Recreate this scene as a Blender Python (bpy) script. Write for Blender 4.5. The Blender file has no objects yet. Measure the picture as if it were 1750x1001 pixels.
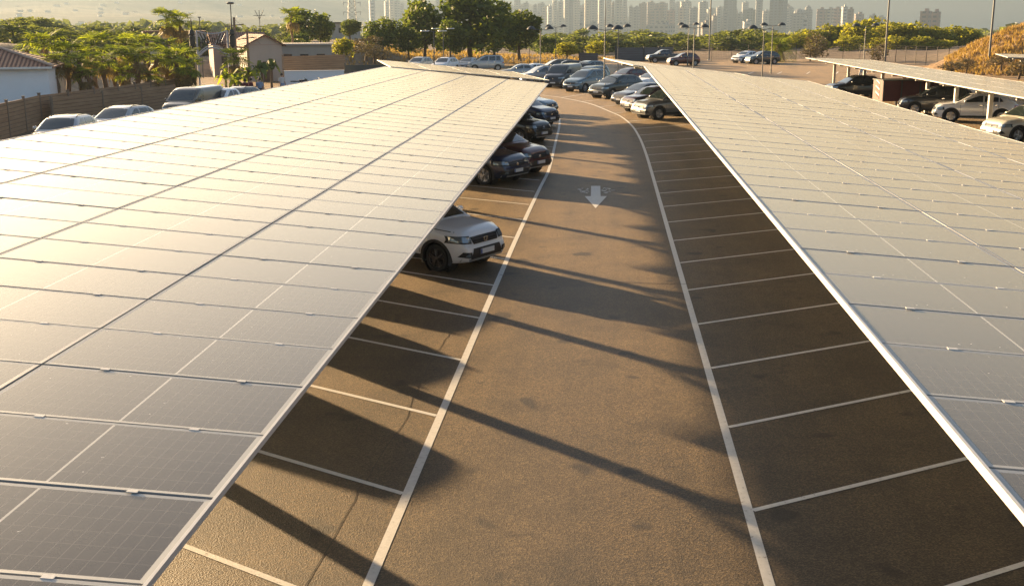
HAZE, SKYS, SUNS, EXPO, HCOL, HANI, DUST, ASH, PSH = .00027, .067, 5., 2.07, (.19, .25, .32, 1), .32, 3.5, .135, .088
import bpy, bmesh, math, random
from math import sin, cos, pi, radians, sqrt, hypot, exp, log, atan2
from mathutils import Vector, Matrix
from mathutils.bvhtree import BVHTree

scn = bpy.context.scene
COL = scn.collection
R = random.Random(11)

# ------------------------------------------------------------------ camera model (car-park frame: +Y down the aisle, Z up)
F, PITCH, ROLL, YAW, CH = 1932.8, .2348, -.0048, .084, 5.5612
def ray(u, v):
    a, b = (u-875)/F, (v-500.5)/F
    a, b = a*cos(-ROLL)-b*sin(-ROLL), a*sin(-ROLL)+b*cos(-ROLL)
    yc = cos(PITCH)-b*sin(PITCH); z = -sin(PITCH)-b*cos(PITCH)
    return Vector((a*cos(YAW)-yc*sin(YAW), a*sin(YAW)+yc*cos(YAW), z))
def gp(u, v, z=0.):
    d = ray(u, v); t = (z-CH)/d.z
    return Vector((d.x*t, d.y*t, z))
def pt(u, v, D):                       # point seen at (u,v), D metres of level distance away
    d = ray(u, v); t = D/hypot(d.x, d.y)
    return Vector((d.x*t, d.y*t, CH+d.z*t))

# ------------------------------------------------------------------ scene helpers
def tag(o, label=None, cat=None, group=None, kind=None):
    if label: o['label'] = label
    if cat: o['category'] = cat
    if group: o['group'] = group
    if kind: o['kind'] = kind
    return o
def empty(name, loc=(0, 0, 0), rz=0, label=None, cat=None, group=None):
    o = bpy.data.objects.new(name, None); COL.objects.link(o)
    o.location = loc; o.rotation_euler = (0, 0, rz); o.empty_display_size = .2
    return tag(o, label, cat, group)
def kids(o): return [c for c in bpy.data.objects if c.parent == o]
CHILD = {}
def copy_tree(o, parent=None):
    c = o.copy(); COL.objects.link(c)
    if parent is not None:
        c.parent = parent; CHILD.setdefault(parent.name, []).append(c)
    for ch in CHILD.get(o.name, []): copy_tree(ch, c)
    return c

class MB:
    def __init__(s): s.v = []; s.f = []; s.m = []; s.uv = None
    def add(s, vs, fs, m=0):
        n = len(s.v); s.v += [tuple(p) for p in vs]
        s.f += [tuple(i+n for i in f) for f in fs]; s.m += [m]*len(fs)
        return s
    def box(s, c, d, m=0, M=None, rz=0):
        x, y, z = d[0]/2, d[1]/2, d[2]/2
        vs = [Vector(p) for p in ((-x,-y,-z),(x,-y,-z),(x,y,-z),(-x,y,-z),(-x,-y,z),(x,-y,z),(x,y,z),(-x,y,z))]
        if rz: vs = [Matrix.Rotation(rz, 3, 'Z') @ p for p in vs]
        if M is not None: vs = [M @ p for p in vs]
        c = Vector(c)
        return s.add([p+c for p in vs], [(0,3,2,1),(4,5,6,7),(0,1,5,4),(1,2,6,5),(2,3,7,6),(3,0,4,7)], m)
    def hexa(s, p, m=0):               # 4 bottom + 4 top
        return s.add(p, [(0,3,2,1),(4,5,6,7),(0,1,5,4),(1,2,6,5),(2,3,7,6),(3,0,4,7)], m)
    def tube(s, pts, rad, n=8, m=0, cap=True):
        pts = [Vector(p) for p in pts]
        if not isinstance(rad, (list, tuple)): rad = [rad]*len(pts)
        vs = []; fs = []
        for i, p in enumerate(pts):
            d = (pts[min(i+1, len(pts)-1)]-pts[max(i-1, 0)])
            d = d.normalized() if d.length > 1e-9 else Vector((0, 0, 1))
            a = d.cross(Vector((0, 0, 1)) if abs(d.z) < .9 else Vector((1, 0, 0))).normalized(); b = d.cross(a)
            for k in range(n):
                t = 2*pi*k/n; vs.append(p+(a*cos(t)+b*sin(t))*rad[i])
        for i in range(len(pts)-1):
            for k in range(n):
                k2 = (k+1) % n; fs.append((i*n+k, i*n+k2, (i+1)*n+k2, (i+1)*n+k))
        if cap:
            fs.append(tuple(range(n-1, -1, -1))); fs.append(tuple(range((len(pts)-1)*n, len(pts)*n)))
        return s.add(vs, fs, m)
    def lathe(s, prof, c=(0, 0, 0), n=16, m=0, axis='Z'):
        vs = []; fs = []
        for r, z in prof:
            for k in range(n):
                t = 2*pi*k/n; p = (r*cos(t), r*sin(t), z)
                if axis == 'Y': p = (p[0], p[2], p[1])
                vs.append(Vector(p)+Vector(c))
        for i in range(len(prof)-1):
            for k in range(n):
                k2 = (k+1) % n; fs.append((i*n+k, i*n+k2, (i+1)*n+k2, (i+1)*n+k))
        return s.add(vs, fs, m)
    def grid(s, fn, nu, nv, m=0):
        vs = [fn(i/nu, j/nv) for i in range(nu+1) for j in range(nv+1)]
        fs = [(i*(nv+1)+j, (i+1)*(nv+1)+j, (i+1)*(nv+1)+j+1, i*(nv+1)+j+1) for i in range(nu) for j in range(nv)]
        return s.add(vs, fs, m)
    def mesh(s, name, mats, smooth=False):
        me = bpy.data.meshes.new(name); me.from_pydata(s.v, [], s.f)
        for m in (mats if isinstance(mats, (list, tuple)) else [mats]): me.materials.append(m)
        if any(s.m): me.polygons.foreach_set('material_index', s.m)
        if smooth:
            me.polygons.foreach_set('use_smooth', [True]*len(me.polygons)); me.set_sharp_from_angle(angle=radians(38))
        if s.uv:
            l = me.uv_layers.new(name='UVMap'); l.data.foreach_set('uv', [c for p in s.uv for c in p])
        me.update(); return me
    def build(s, name, mats, parent=None, smooth=False):
        me = s.mesh(name, mats, smooth)
        o = bpy.data.objects.new(name, me); COL.objects.link(o)
        if parent is not None:
            o.parent = parent; CHILD.setdefault(parent.name, []).append(o)
        return o

# ------------------------------------------------------------------ materials
def hexc(c): return (c[0], c[1], c[2], 1)
def mat(name, col, rough=.6, metal=0., spec=.5, coat=0., var=0., vscale=3., bump=0., bscale=30., island=0.):
    m = bpy.data.materials.new(name); m.use_nodes = True
    nt = m.node_tree; b = nt.nodes['Principled BSDF']
    b.inputs['Base Color'].default_value = hexc(col); b.inputs['Roughness'].default_value = rough
    b.inputs['Metallic'].default_value = metal; b.inputs['Specular IOR Level'].default_value = spec
    b.inputs['Coat Weight'].default_value = coat; b.inputs['Coat Roughness'].default_value = .08
    if var or bump or island:
        tc = nt.nodes.new('ShaderNodeTexCoord')
    if var or island:
        hs = nt.nodes.new('ShaderNodeHueSaturation'); hs.inputs['Color'].default_value = hexc(col)
        nt.links.new(hs.outputs[0], b.inputs['Base Color'])
        if island:
            ge = nt.nodes.new('ShaderNodeNewGeometry'); src = ge.outputs['Random Per Island']
            amt = island
        else:
            no = nt.nodes.new('ShaderNodeTexNoise'); no.inputs['Scale'].default_value = vscale
            no.inputs['Detail'].default_value = 6; no.inputs['Roughness'].default_value = .65
            nt.links.new(tc.outputs['Object'], no.inputs['Vector']); src = no.outputs[0]; amt = var
        mr = nt.nodes.new('ShaderNodeMapRange')
        mr.inputs['From Min'].default_value = 0. if island else .25; mr.inputs['From Max'].default_value = 1. if island else .75
        mr.inputs['To Min'].default_value = 1-amt; mr.inputs['To Max'].default_value = 1+amt
        nt.links.new(src, mr.inputs['Value']); nt.links.new(mr.outputs[0], hs.inputs['Value'])
    if bump:
        n2 = nt.nodes.new('ShaderNodeTexNoise'); n2.inputs['Scale'].default_value = bscale; n2.inputs['Detail'].default_value = 4
        nt.links.new(tc.outputs['Object'], n2.inputs['Vector'])
        bp = nt.nodes.new('ShaderNodeBump'); bp.inputs['Strength'].default_value = bump; bp.inputs['Distance'].default_value = .02
        nt.links.new(n2.outputs[0], bp.inputs['Height']); nt.links.new(bp.outputs[0], b.inputs['Normal'])
    return m
def N(nt, t, **k):
    n = nt.nodes.new(t)
    for a, v in k.items():
        if hasattr(n, a): setattr(n, a, v)
    return n
def ramp(nt, src, stops):
    r = N(nt, 'ShaderNodeValToRGB'); e = r.color_ramp.elements
    while len(e) < len(stops): e.new(.5)
    for k, (p, c) in enumerate(stops): e[k].position = p; e[k].color = hexc(c) if len(c) == 3 else c
    nt.links.new(src, r.inputs[0]); return r.outputs[0]
def noise(nt, vec, sc, det=5, rough=.6):
    n = N(nt, 'ShaderNodeTexNoise'); n.inputs['Scale'].default_value = sc; n.inputs['Detail'].default_value = det
    n.inputs['Roughness'].default_value = rough
    nt.links.new(vec, n.inputs['Vector']); return n.outputs[0]
def math_(nt, op, a, b=None, c=None):
    n = N(nt, 'ShaderNodeMath', operation=op)
    for i, x in enumerate((a, b, c)):
        if x is None: continue
        if isinstance(x, (int, float)): n.inputs[i].default_value = x
        else: nt.links.new(x, n.inputs[i])
    return n.outputs[0]
def mixc(nt, f, a, b, mode='MIX'):
    n = N(nt, 'ShaderNodeMix', data_type='RGBA', blend_type=mode)
    for s, x in ((n.inputs[0], f), (n.inputs[6], a), (n.inputs[7], b)):
        if isinstance(x, (int, float)): s.default_value = x
        elif isinstance(x, tuple): s.default_value = hexc(x)
        else: nt.links.new(x, s)
    return n.outputs[2]

def asphalt_mat():
    m = bpy.data.materials.new('asphalt'); m.use_nodes = True; nt = m.node_tree; b = nt.nodes['Principled BSDF']
    tc = N(nt, 'ShaderNodeTexCoord').outputs['Object']
    big = noise(nt, tc, .35, 6, .6); mid = noise(nt, tc, 2.6, 6, .65); fine = noise(nt, tc, 110, 3, .7)
    vo = N(nt, 'ShaderNodeTexVoronoi'); vo.inputs['Scale'].default_value = 56; nt.links.new(tc, vo.inputs['Vector'])
    base = ramp(nt, big, [(.3, (.013, .0125, .0115)), (.7, (.0215, .020, .0175))])
    base = mixc(nt, ramp(nt, mid, [(.38, (0, 0, 0)), (.72, (1, 1, 1))]), base, (.033, .029, .022))
    # aggregate: pale and dark stones
    st = ramp(nt, vo.outputs['Color'], [(.0, (.2, .2, .2)), (.5, (.7, .7, .7)), (1., (3.2, 2.8, 2.2))])
    base = mixc(nt, .75, base, mixc(nt, 1., base, st, 'MULTIPLY'))
    mp = N(nt, 'ShaderNodeMapping'); mp.inputs['Scale'].default_value = (1.4, .05, 1); nt.links.new(tc, mp.inputs[0])
    tr = noise(nt, mp.outputs[0], 1.2, 5, .6)
    base = mixc(nt, 1., base, ramp(nt, tr, [(.3, (.74, .74, .75)), (.5, (1., 1., 1.)), (.72, (1.25, 1.22, 1.18))]), 'MULTIPLY')
    pa = noise(nt, tc, .8, 3, .55)
    base = mixc(nt, 1., base, ramp(nt, pa, [(.3, (.72, .72, .73)), (.44, (1., 1., 1.)), (.62, (1., 1., 1.)), (.72, (1.4, 1.35, 1.28))]), 'MULTIPLY')
    # dark drips and oil spots with shapes of their own
    sp = noise(nt, tc, 1.15, 2, .4)
    base = mixc(nt, ramp(nt, sp, [(.66, (0, 0, 0)), (.71, (.8, .8, .8))]), base, (.006, .006, .006))
    sp2 = noise(nt, tc, 7.5, 1, .4)
    base = mixc(nt, ramp(nt, sp2, [(.74, (0, 0, 0)), (.765, (.9, .9, .9))]), base, (.004, .004, .004))
    nt.links.new(base, b.inputs['Base Color'])
    b.inputs['Roughness'].default_value = .6; b.inputs['Specular IOR Level'].default_value = .6
    sw = math_(nt, 'MULTIPLY', ramp(nt, vo.outputs['Color'], [(.15, (.45, .45, .45)), (.5, (.9, .9, .9)), (.85, (1.7, 1.7, 1.7))]), ASH)
    sw = math_(nt, 'MULTIPLY', sw, ramp(nt, pa, [(.3, (.7, .7, .7)), (.46, (1., 1., 1.)), (.7, (1.3, 1.3, 1.3))]))
    sw = math_(nt, 'MULTIPLY', sw, ramp(nt, sp, [(.66, (1., 1., 1.)), (.71, (.3, .3, .3))]))
    sw = math_(nt, 'MULTIPLY', sw, ramp(nt, tr, [(.3, (.82, .82, .82)), (.7, (1.15, 1.15, 1.15))]))
    nt.links.new(sw, b.inputs['Sheen Weight'])
    b.inputs['Sheen Weight'].default_value = ASH; b.inputs['Sheen Roughness'].default_value = .55; b.inputs['Sheen Tint'].default_value = (1., .70, .37, 1)
    bp = N(nt, 'ShaderNodeBump'); bp.inputs['Strength'].default_value = .6; bp.inputs['Distance'].default_value = .007
    h = math_(nt, 'ADD', vo.outputs['Distance'], fine)
    nt.links.new(h, bp.inputs['Height']); nt.links.new(bp.outputs[0], b.inputs['Normal'])
    return m
def paintline_mat():
    m = bpy.data.materials.new('road_paint'); m.use_nodes = True; nt = m.node_tree; b = nt.nodes['Principled BSDF']
    tc = N(nt, 'ShaderNodeTexCoord').outputs['Object']
    n1 = noise(nt, tc, 14, 5, .7)
    c = ramp(nt, n1, [(.29, (.17, .15, .125)), (.38, (.66, .64, .59)), (.8, (.80, .78, .73))])
    nt.links.new(c, b.inputs['Base Color']); b.inputs['Roughness'].default_value = .7
    bp = N(nt, 'ShaderNodeBump'); bp.inputs['Strength'].default_value = .35; bp.inputs['Distance'].default_value = .008
    nt.links.new(noise(nt, tc, 45, 3), bp.inputs['Height']); nt.links.new(bp.outputs[0], b.inputs['Normal'])
    return m
def panel_mat():
    m = bpy.data.materials.new('solar_glass'); m.use_nodes = True; nt = m.node_tree; b = nt.nodes['Principled BSDF']
    uv = N(nt, 'ShaderNodeUVMap').outputs[0]; sx = N(nt, 'ShaderNodeSeparateXYZ'); nt.links.new(uv, sx.inputs[0])
    u, v = sx.outputs[0], sx.outputs[1]
    def lines(x, n, w):
        f = math_(nt, 'FRACT', math_(nt, 'MULTIPLY', x, n))
        d = math_(nt, 'MINIMUM', f, math_(nt, 'SUBTRACT', 1., f))
        return math_(nt, 'LESS_THAN', d, w)
    g1 = lines(u, 24, .035); g2 = lines(v, 6, .016)
    grid = math_(nt, 'MAXIMUM', g1, g2)
    mid = math_(nt, 'LESS_THAN', math_(nt, 'ABSOLUTE', math_(nt, 'SUBTRACT', u, .5)), .004)
    tc = N(nt, 'ShaderNodeTexCoord').outputs['Object']
    oi = N(nt, 'ShaderNodeObjectInfo').outputs['Random']
    cell = mixc(nt, oi, (.012, .013, .017), (.017, .018, .021))
    c = mixc(nt, grid, cell, (.085, .082, .075)); c = mixc(nt, mid, c, (.50, .48, .43))
    dust = noise(nt, tc, 1.7, 6, .7)
    c = mixc(nt, ramp(nt, dust, [(.2, (.02, .02, .02)), (.8, (.13, .13, .13))]), c, (.20, .17, .13))
    sp = noise(nt, tc, 26, 1, .3)
    c = mixc(nt, ramp(nt, sp, [(.80, (0, 0, 0)), (.82, (1, 1, 1))]), c, (.6, .58, .54))
    nt.links.new(c, b.inputs['Base Color'])
    r = ramp(nt, dust, [(.2, (.15, .15, .15)), (.8, (.18, .18, .18))])
    nt.links.new(r, b.inputs['Roughness']); b.inputs['Specular IOR Level'].default_value = .5
    b.inputs['Coat Weight'].default_value = .0; b.inputs['Coat Roughness'].default_value = .45
    b.inputs['Sheen Weight'].default_value = PSH; b.inputs['Sheen Roughness'].default_value = .4; b.inputs['Sheen Tint'].default_value = (1., .91, .70, 1)
    return m
def foliage(name, c1, c2, trans=.35):
    m = bpy.data.materials.new(name); m.use_nodes = True; nt = m.node_tree
    b = nt.nodes['Principled BSDF']; out = nt.nodes['Material Output']
    tc = N(nt, 'ShaderNodeTexCoord').outputs['Object']
    ge = N(nt, 'ShaderNodeNewGeometry').outputs['Random Per Island']
    n = noise(nt, tc, 1.3, 4, .6)
    f = math_(nt, 'ADD', math_(nt, 'MULTIPLY', ge, .55), math_(nt, 'MULTIPLY', n, .6))
    c = ramp(nt, f, [(.25, c1), (.85, c2)])
    nt.links.new(c, b.inputs['Base Color']); b.inputs['Roughness'].default_value = .6; b.inputs['Specular IOR Level'].default_value = .25
    t = N(nt, 'ShaderNodeBsdfTranslucent'); nt.links.new(mixc(nt, 1., c, (1.25, 1.35, .6), 'MULTIPLY'), t.inputs[0])
    mx = N(nt, 'ShaderNodeMixShader'); mx.inputs[0].default_value = trans
    nt.links.new(b.outputs[0], mx.inputs[1]); nt.links.new(t.outputs[0], mx.inputs[2]); nt.links.new(mx.outputs[0], out.inputs[0])
    return m
def ground_mat():
    m = bpy.data.materials.new('dry_ground'); m.use_nodes = True; nt = m.node_tree; b = nt.nodes['Principled BSDF']
    tc = N(nt, 'ShaderNodeTexCoord').outputs['Object']
    a = noise(nt, tc, .05, 6, .6); d = noise(nt, tc, .9, 5, .7)
    far = noise(nt, tc, .004, 8, .65)
    c = ramp(nt, a, [(.3, (.20, .14, .095)), (.55, (.25, .195, .145)), (.75, (.18, .155, .10))])
    c = mixc(nt, ramp(nt, d, [(.35, (.0, .0, .0)), (.75, (.7, .7, .7))]), c, (.12, .085, .045))
    # far plain: fields and scrub
    ln = N(nt, 'ShaderNodeVectorMath', operation='LENGTH'); nt.links.new(tc, ln.inputs[0])
    fm = math_(nt, 'MULTIPLY', math_(nt, 'SUBTRACT', ln.outputs['Value'], 300.), 1/500.)
    fm = N(nt, 'ShaderNodeClamp'); 
    s = math_(nt, 'MULTIPLY', math_(nt, 'SUBTRACT', ln.outputs['Value'], 260.), 1/500.); nt.links.new(s, fm.inputs[0])
    fc = ramp(nt, far, [(.35, (.06, .07, .03)), (.5, (.13, .12, .07)), (.62, (.22, .19, .13)), (.7, (.08, .09, .04))])
    c = mixc(nt, fm.outputs[0], c, fc)
    nt.links.new(c, b.inputs['Base Color']); b.inputs['Roughness'].default_value = .9; b.inputs['Specular IOR Level'].default_value = .2
    bp = N(nt, 'ShaderNodeBump'); bp.inputs['Strength'].default_value = .8; bp.inputs['Distance'].default_value = .25
    nt.links.new(d, bp.inputs['Height']); nt.links.new(bp.outputs[0], b.inputs['Normal'])
    return m
def facade_mat(name, wall, win, sx=.28, sz=.30, band=.45):
    m = bpy.data.materials.new(name); m.use_nodes = True; nt = m.node_tree; b = nt.nodes['Principled BSDF']
    tc = N(nt, 'ShaderNodeTexCoord').outputs['Object']; sp = N(nt, 'ShaderNodeSeparateXYZ'); nt.links.new(tc, sp.inputs[0])
    def stripe(x, k, w): return math_(nt, 'LESS_THAN', math_(nt, 'FRACT', math_(nt, 'MULTIPLY', x, k)), w)
    h = math_(nt, 'ADD', sp.outputs[0], sp.outputs[1])
    wx = stripe(h, sx, .55); wz = stripe(sp.outputs[2], sz, band)
    w = math_(nt, 'MULTIPLY', wx, wz)
    nt.links.new(mixc(nt, w, wall, win), b.inputs['Base Color'])
    b.inputs['Roughness'].default_value = .6
    return m
def tile_mat():
    m = bpy.data.materials.new('roof_tiles'); m.use_nodes = True; nt = m.node_tree; b = nt.nodes['Principled BSDF']
    tc = N(nt, 'ShaderNodeTexCoord').outputs['Object']
    w = N(nt, 'ShaderNodeTexWave'); w.inputs['Scale'].default_value = 1.3; w.bands_direction = 'X'; w.inputs['Distortion'].default_value = .3
    nt.links.new(tc, w.inputs['Vector'])
    c = mixc(nt, w.outputs['Fac'], (.14, .055, .035), (.34, .15, .09)); n = noise(nt, tc, 3, 5)
    c = mixc(nt, n, c, (.16, .09, .07)); nt.links.new(c, b.inputs['Base Color']); b.inputs['Roughness'].default_value = .8
    bp = N(nt, 'ShaderNodeBump'); bp.inputs['Distance'].default_value = .06; nt.links.new(w.outputs['Fac'], bp.inputs['Height'])
    nt.links.new(bp.outputs[0], b.inputs['Normal']); return m
def wood_mat(name, a, c2, axis='Z', sc=5.):
    m = bpy.data.materials.new(name); m.use_nodes = True; nt = m.node_tree; b = nt.nodes['Principled BSDF']
    tc = N(nt, 'ShaderNodeTexCoord').outputs['Object']; sp = N(nt, 'ShaderNodeSeparateXYZ'); nt.links.new(tc, sp.inputs[0])
    f = math_(nt, 'FRACT', math_(nt, 'MULTIPLY', sp.outputs[2], sc)); gap = math_(nt, 'LESS_THAN', f, .1)
    mp = N(nt, 'ShaderNodeMapping'); mp.inputs['Scale'].default_value = (.6, .6, 6); nt.links.new(tc, mp.inputs[0])
    n = noise(nt, mp.outputs[0], 1.2, 5, .65)
    c = ramp(nt, n, [(.3, a), (.7, c2)]); c = mixc(nt, gap, c, (.10, .065, .04))
    nt.links.new(c, b.inputs['Base Color']); b.inputs['Roughness'].default_value = .8
    return m

M = {}
M['asphalt'] = asphalt_mat(); M['paint_line'] = paintline_mat(); M['panel'] = panel_mat(); M['ground'] = ground_mat()
M['alu'] = mat('anodised_frame', (.36, .37, .37), .5, .2)
M['fascia'] = mat('white_steel_trim', (.62, .60, .56), .45, .1, var=.08)
M['galv'] = mat('galvanised_steel', (.42, .42, .41), .5, .5, var=.12, vscale=4)
M['under'] = mat('panel_backsheet', (.30, .30, .29), .7)
M['steel_dark'] = mat('dark_painted_steel', (.05, .055, .055), .5, .2)
M['lamp_white'] = mat('lamp_inner_enamel', (.75, .74, .70), .4)
M['pole'] = mat('lamp_pole_paint', (.13, .13, .125), .5, .3)
M['tyre'] = mat('tyre_rubber', (.022, .022, .023), .85, var=.2, vscale=8)
M['rim'] = mat('alloy_rim', (.42, .42, .43), .3, .9)
M['rim_dark'] = mat('dark_alloy_rim', (.10, .10, .11), .3, .8)
M['glass'] = mat('car_glass', (.025, .033, .036), .06, 0, .8, coat=.6)
M['glass_screen'] = mat('car_windscreen', (.015, .028, .03), .05, 0, .8, coat=.8)  # windscreen glass, a little darker and glossier than the other windows
M['trim'] = mat('black_plastic_trim', (.028, .028, .03), .55, var=.2, vscale=20)
M['grille'] = mat('grille_black', (.02, .022, .026), .35, .3)
M['lens'] = mat('headlamp_lens', (.26, .31, .33), .08, .35, .9, coat=1.)
M['redlens'] = mat('tail_lamp_lens', (.35, .02, .015), .15, 0, .7, coat=1.)
M['chrome'] = mat('chrome', (.75, .75, .75), .12, 1.)
M['plate'] = mat('number_plate', (.72, .72, .70), .45)
M['blue'] = mat('plate_blue_band', (.03, .08, .35), .5)
PC = {'white': (.90, .90, .90), 'silver': (.42, .44, .45), 'grey': (.16, .17, .175), 'dark': (.035, .037, .042), 'black': (.012, .012, .014),
      'navy': (.018, .03, .075), 'maroon': (.085, .018, .02), 'darkred': (.10, .012, .012), 'bluegrey': (.13, .20, .24), 'teal': (.22, .30, .31),
      'darkgreen': (.03, .045, .045), 'beige': (.38, .34, .27), 'brown': (.12, .10, .08), 'purple': (.07, .055, .10), 'cream': (.58, .56, .48), 'lightblue': (.30, .40, .47)}
for k, c in PC.items(): M['car_'+k] = mat('car_paint_'+k, c, .32, .25 if k not in ('white', 'cream') else 0., .5, coat=1.)
M['wall_white'] = mat('white_render', (.84, .86, .88), .85, var=.05, vscale=.7, bump=.2, bscale=14)
M['wall_beige'] = mat('beige_render', (.45, .40, .34), .85, var=.08, vscale=.7)
M['wall_pink'] = mat('pink_render', (.42, .33, .28), .85, var=.08, vscale=.7)
M['tiles'] = tile_mat()
M['fence_wood'] = wood_mat('brown_fence_boards', (.28, .16, .085), (.42, .27, .16))
M['fence_grey'] = wood_mat('grey_fence_boards', (.10, .105, .12), (.15, .155, .17), sc=3.)
M['post_wood'] = mat('fence_post', (.24, .17, .12), .8, var=.2, vscale=5)
M['post_grey'] = mat('wire_fence_post', (.16, .14, .12), .6, .3)
M['bark'] = mat('bark', (.11, .075, .05), .9, var=.35, vscale=6, bump=.6, bscale=18)
M['palm_bark'] = mat('palm_trunk_bark', (.20, .13, .08), .9, var=.35, vscale=9, bump=.8, bscale=20)
M['leaf_palm'] = foliage('palm_leaf', (.06, .10, .015), (.34, .36, .05), .55)
M['leaf_palm_dry'] = foliage('dry_palm_leaf', (.16, .10, .045), (.28, .20, .09), .3)
M['leaf_pine'] = foliage('pine_needles', (.045, .075, .018), (.19, .21, .04), .4)
M['leaf_bush'] = foliage('bush_leaf', (.04, .07, .018), (.15, .18, .04), .35)
M['leaf_yellow'] = foliage('olive_yellow_leaf', (.12, .13, .02), (.38, .34, .05), .5)
M['leaf_far'] = foliage('scrub_leaf', (.07, .09, .03), (.24, .25, .08), .4)
M['leaf_dry'] = foliage('dry_branches', (.10, .075, .045), (.20, .155, .095), .2)
M['grass_dry'] = foliage('dry_grass', (.20, .12, .05), (.42, .27, .12), .4)
M['dirt'] = mat('orange_dirt', (.27, .17, .085), .95, var=.5, vscale=.9, bump=1., bscale=2.5)
M['skin'] = mat('skin', (.42, .26, .18), .6)
M['hair'] = mat('dark_hair', (.03, .02, .015), .7)
# ------------------------------------------------------------------ ground, lot, markings
LOT = [(-30.5, -30), (-30.5, 52), (-38, 72), (-44, 118), (-33, 128), (-24, 150), (-8, 160), (1, 178), (14, 168), (32, 177), (46, 139), (62, 118), (80, 95), (80, -30)]
def lot_dist(x, y):                      # signed: <0 inside
    ins = False; dm = 1e9; n = len(LOT)
    for i in range(n):
        x1, y1 = LOT[i]; x2, y2 = LOT[(i+1) % n]
        if (y1 > y) != (y2 > y) and x < (x2-x1)*(y-y1)/(y2-y1)+x1: ins = not ins
        dx, dy = x2-x1, y2-y1; t = max(0, min(1, ((x-x1)*dx+(y-y1)*dy)/(dx*dx+dy*dy)))
        dm = min(dm, hypot(x-x1-t*dx, y-y1-t*dy))
    return -dm if ins else dm
# ground seen at (u, v) at level distance D: control points for the land beyond the car park
CP = [(0, 90, 92), (0, 160, 70), (0, 400, 62), (0, 1000, 60), (0, 2200, 56), (0, 3600, 20), (0, 5200, -22),
      (300, 115, 112), (300, 170, 84), (300, 400, 66), (300, 1000, 62), (300, 2200, 58), (300, 3600, 24), (300, 5200, -18),
      (480, 120, 118), (480, 170, 84), (480, 400, 74), (480, 1000, 70), (480, 2400, 64), (480, 3800, 30), (480, 5400, -14),
      (620, 110, 106), (620, 140, 84), (620, 190, 74), (620, 400, 74), (620, 1000, 72), (620, 2400, 68), (620, 4000, 38), (620, 5600, -8),
      (760, 150, 104), (760, 170, 92), (760, 230, 86), (760, 600, 84), (760, 1500, 80), (760, 2800, 76), (760, 4200, 48), (760, 5800, 0),
      (900, 160, 102), (900, 185, 94), (900, 260, 93), (900, 600, 90), (900, 1500, 84), (900, 2800, 78), (900, 4400, 58), (900, 5900, 8),
      (1050, 185, 99), (1050, 230, 93), (1050, 600, 88), (1050, 1500, 83), (1050, 2800, 79), (1050, 4600, 68), (1050, 6000, 66),
      (1250, 180, 96), (1250, 230, 86), (1250, 400, 86), (1250, 1500, 82), (1250, 2800, 78), (1250, 4600, 70), (1250, 6000, 68),
      (1400, 190, 94), (1400, 240, 82), (1400, 400, 84), (1400, 1500, 80), (1400, 2800, 74), (1400, 6000, 68),
      (1560, 150, 108), (1560, 200, 88), (1560, 260, 84), (1560, 500, 82), (1560, 2800, 72), (1560, 6000, 66),
      (1610, 150, 105), (1620, 200, 87), (1620, 400, 82), (1640, 122, 118), (1660, 120, 120), (1660, 140, 92), (1660, 155, 76), (1660, 200, 80), (1660, 400, 80), (1660, 2800, 70), (1660, 6000, 66),
      (1750, 110, 126), (1750, 130, 70), (1750, 145, 54), (1750, 190, 60), (1750, 400, 76), (1750, 2800, 60), (1750, 4500, 48), (1750, 6000, 43),
      (1950, 110, 126), (1950, 130, 66), (1950, 160, 50), (1950, 400, 70), (1950, 4500, 48), (1950, 6000, 43)]
CPV = []
for u, D, v in CP:
    p = pt(u, v, D); CPV.append((u/230., log(D)*2.2, p.z/D))
def land(x, y):
    D = max(3., hypot(x, y)); az = atan2(x, y)     # 0 = down the aisle
    a = az+YAW; u = 875+F*math.tan(max(-.62, min(.62, a)))
    if abs(a) > 1.5: u = 875+F*.72*(1 if a > 0 else -1)
    u = max(-200, min(2000, u)); uu, l = u/230., log(D)*2.2
    sw = sz = 0.
    for cu, cl, s in CPV:
        d2 = (cu-uu)**2+(cl-l)**2; w = 1./(d2*d2+1e-4); sw += w; sz += w*s
    z = sz/sw*D
    ld = lot_dist(x, y); k = max(0., min(1., (ld-1.)/9.)); k = k*k*(3-2*k)
    if y < 0: k *= max(0., 1-(-y)/30.)
    return z*k-.06
def zg(x, y):
    return 0. if lot_dist(x, y) < 0 else land(x, y)

def build_ground():
    mb = MB(); azs = []
    a = -pi
    while a < pi-1e-6:
        azs.append(a); a += radians(.75) if abs(a+YAW) < .62 else radians(6)
    rad = [2.]
    while rad[-1] < 6600: rad.append(rad[-1]*(1.06 if rad[-1] < 60 else (1.028 if rad[-1] < 260 else 1.07)))
    na = len(azs); vs = [(0, 0, -.06)]
    for r in rad:
        for a in azs:
            x, y = r*sin(a), r*cos(a); z = land(x, y)
            if r > 120: z += (R.random()-.5)*min(.004*r, 3.)*.35
            vs.append((x, y, z))
    fs = [(0, 1+(k+1) % na, 1+k) for k in range(na)]
    for i in range(len(rad)-1):
        for k in range(na):
            k2 = (k+1) % na; fs.append((1+i*na+k, 1+i*na+k2, 1+(i+1)*na+k2, 1+(i+1)*na+k))
    mb.add(vs, fs); o = mb.build('ground', M['ground'], smooth=True); tag(o, kind='structure')
build_ground()
mb = MB(); mb.add([(x, y, 0.) for x, y in LOT], [tuple(range(len(LOT)))])
tag(mb.build('car_park_asphalt', M['asphalt']), kind='structure')

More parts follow.
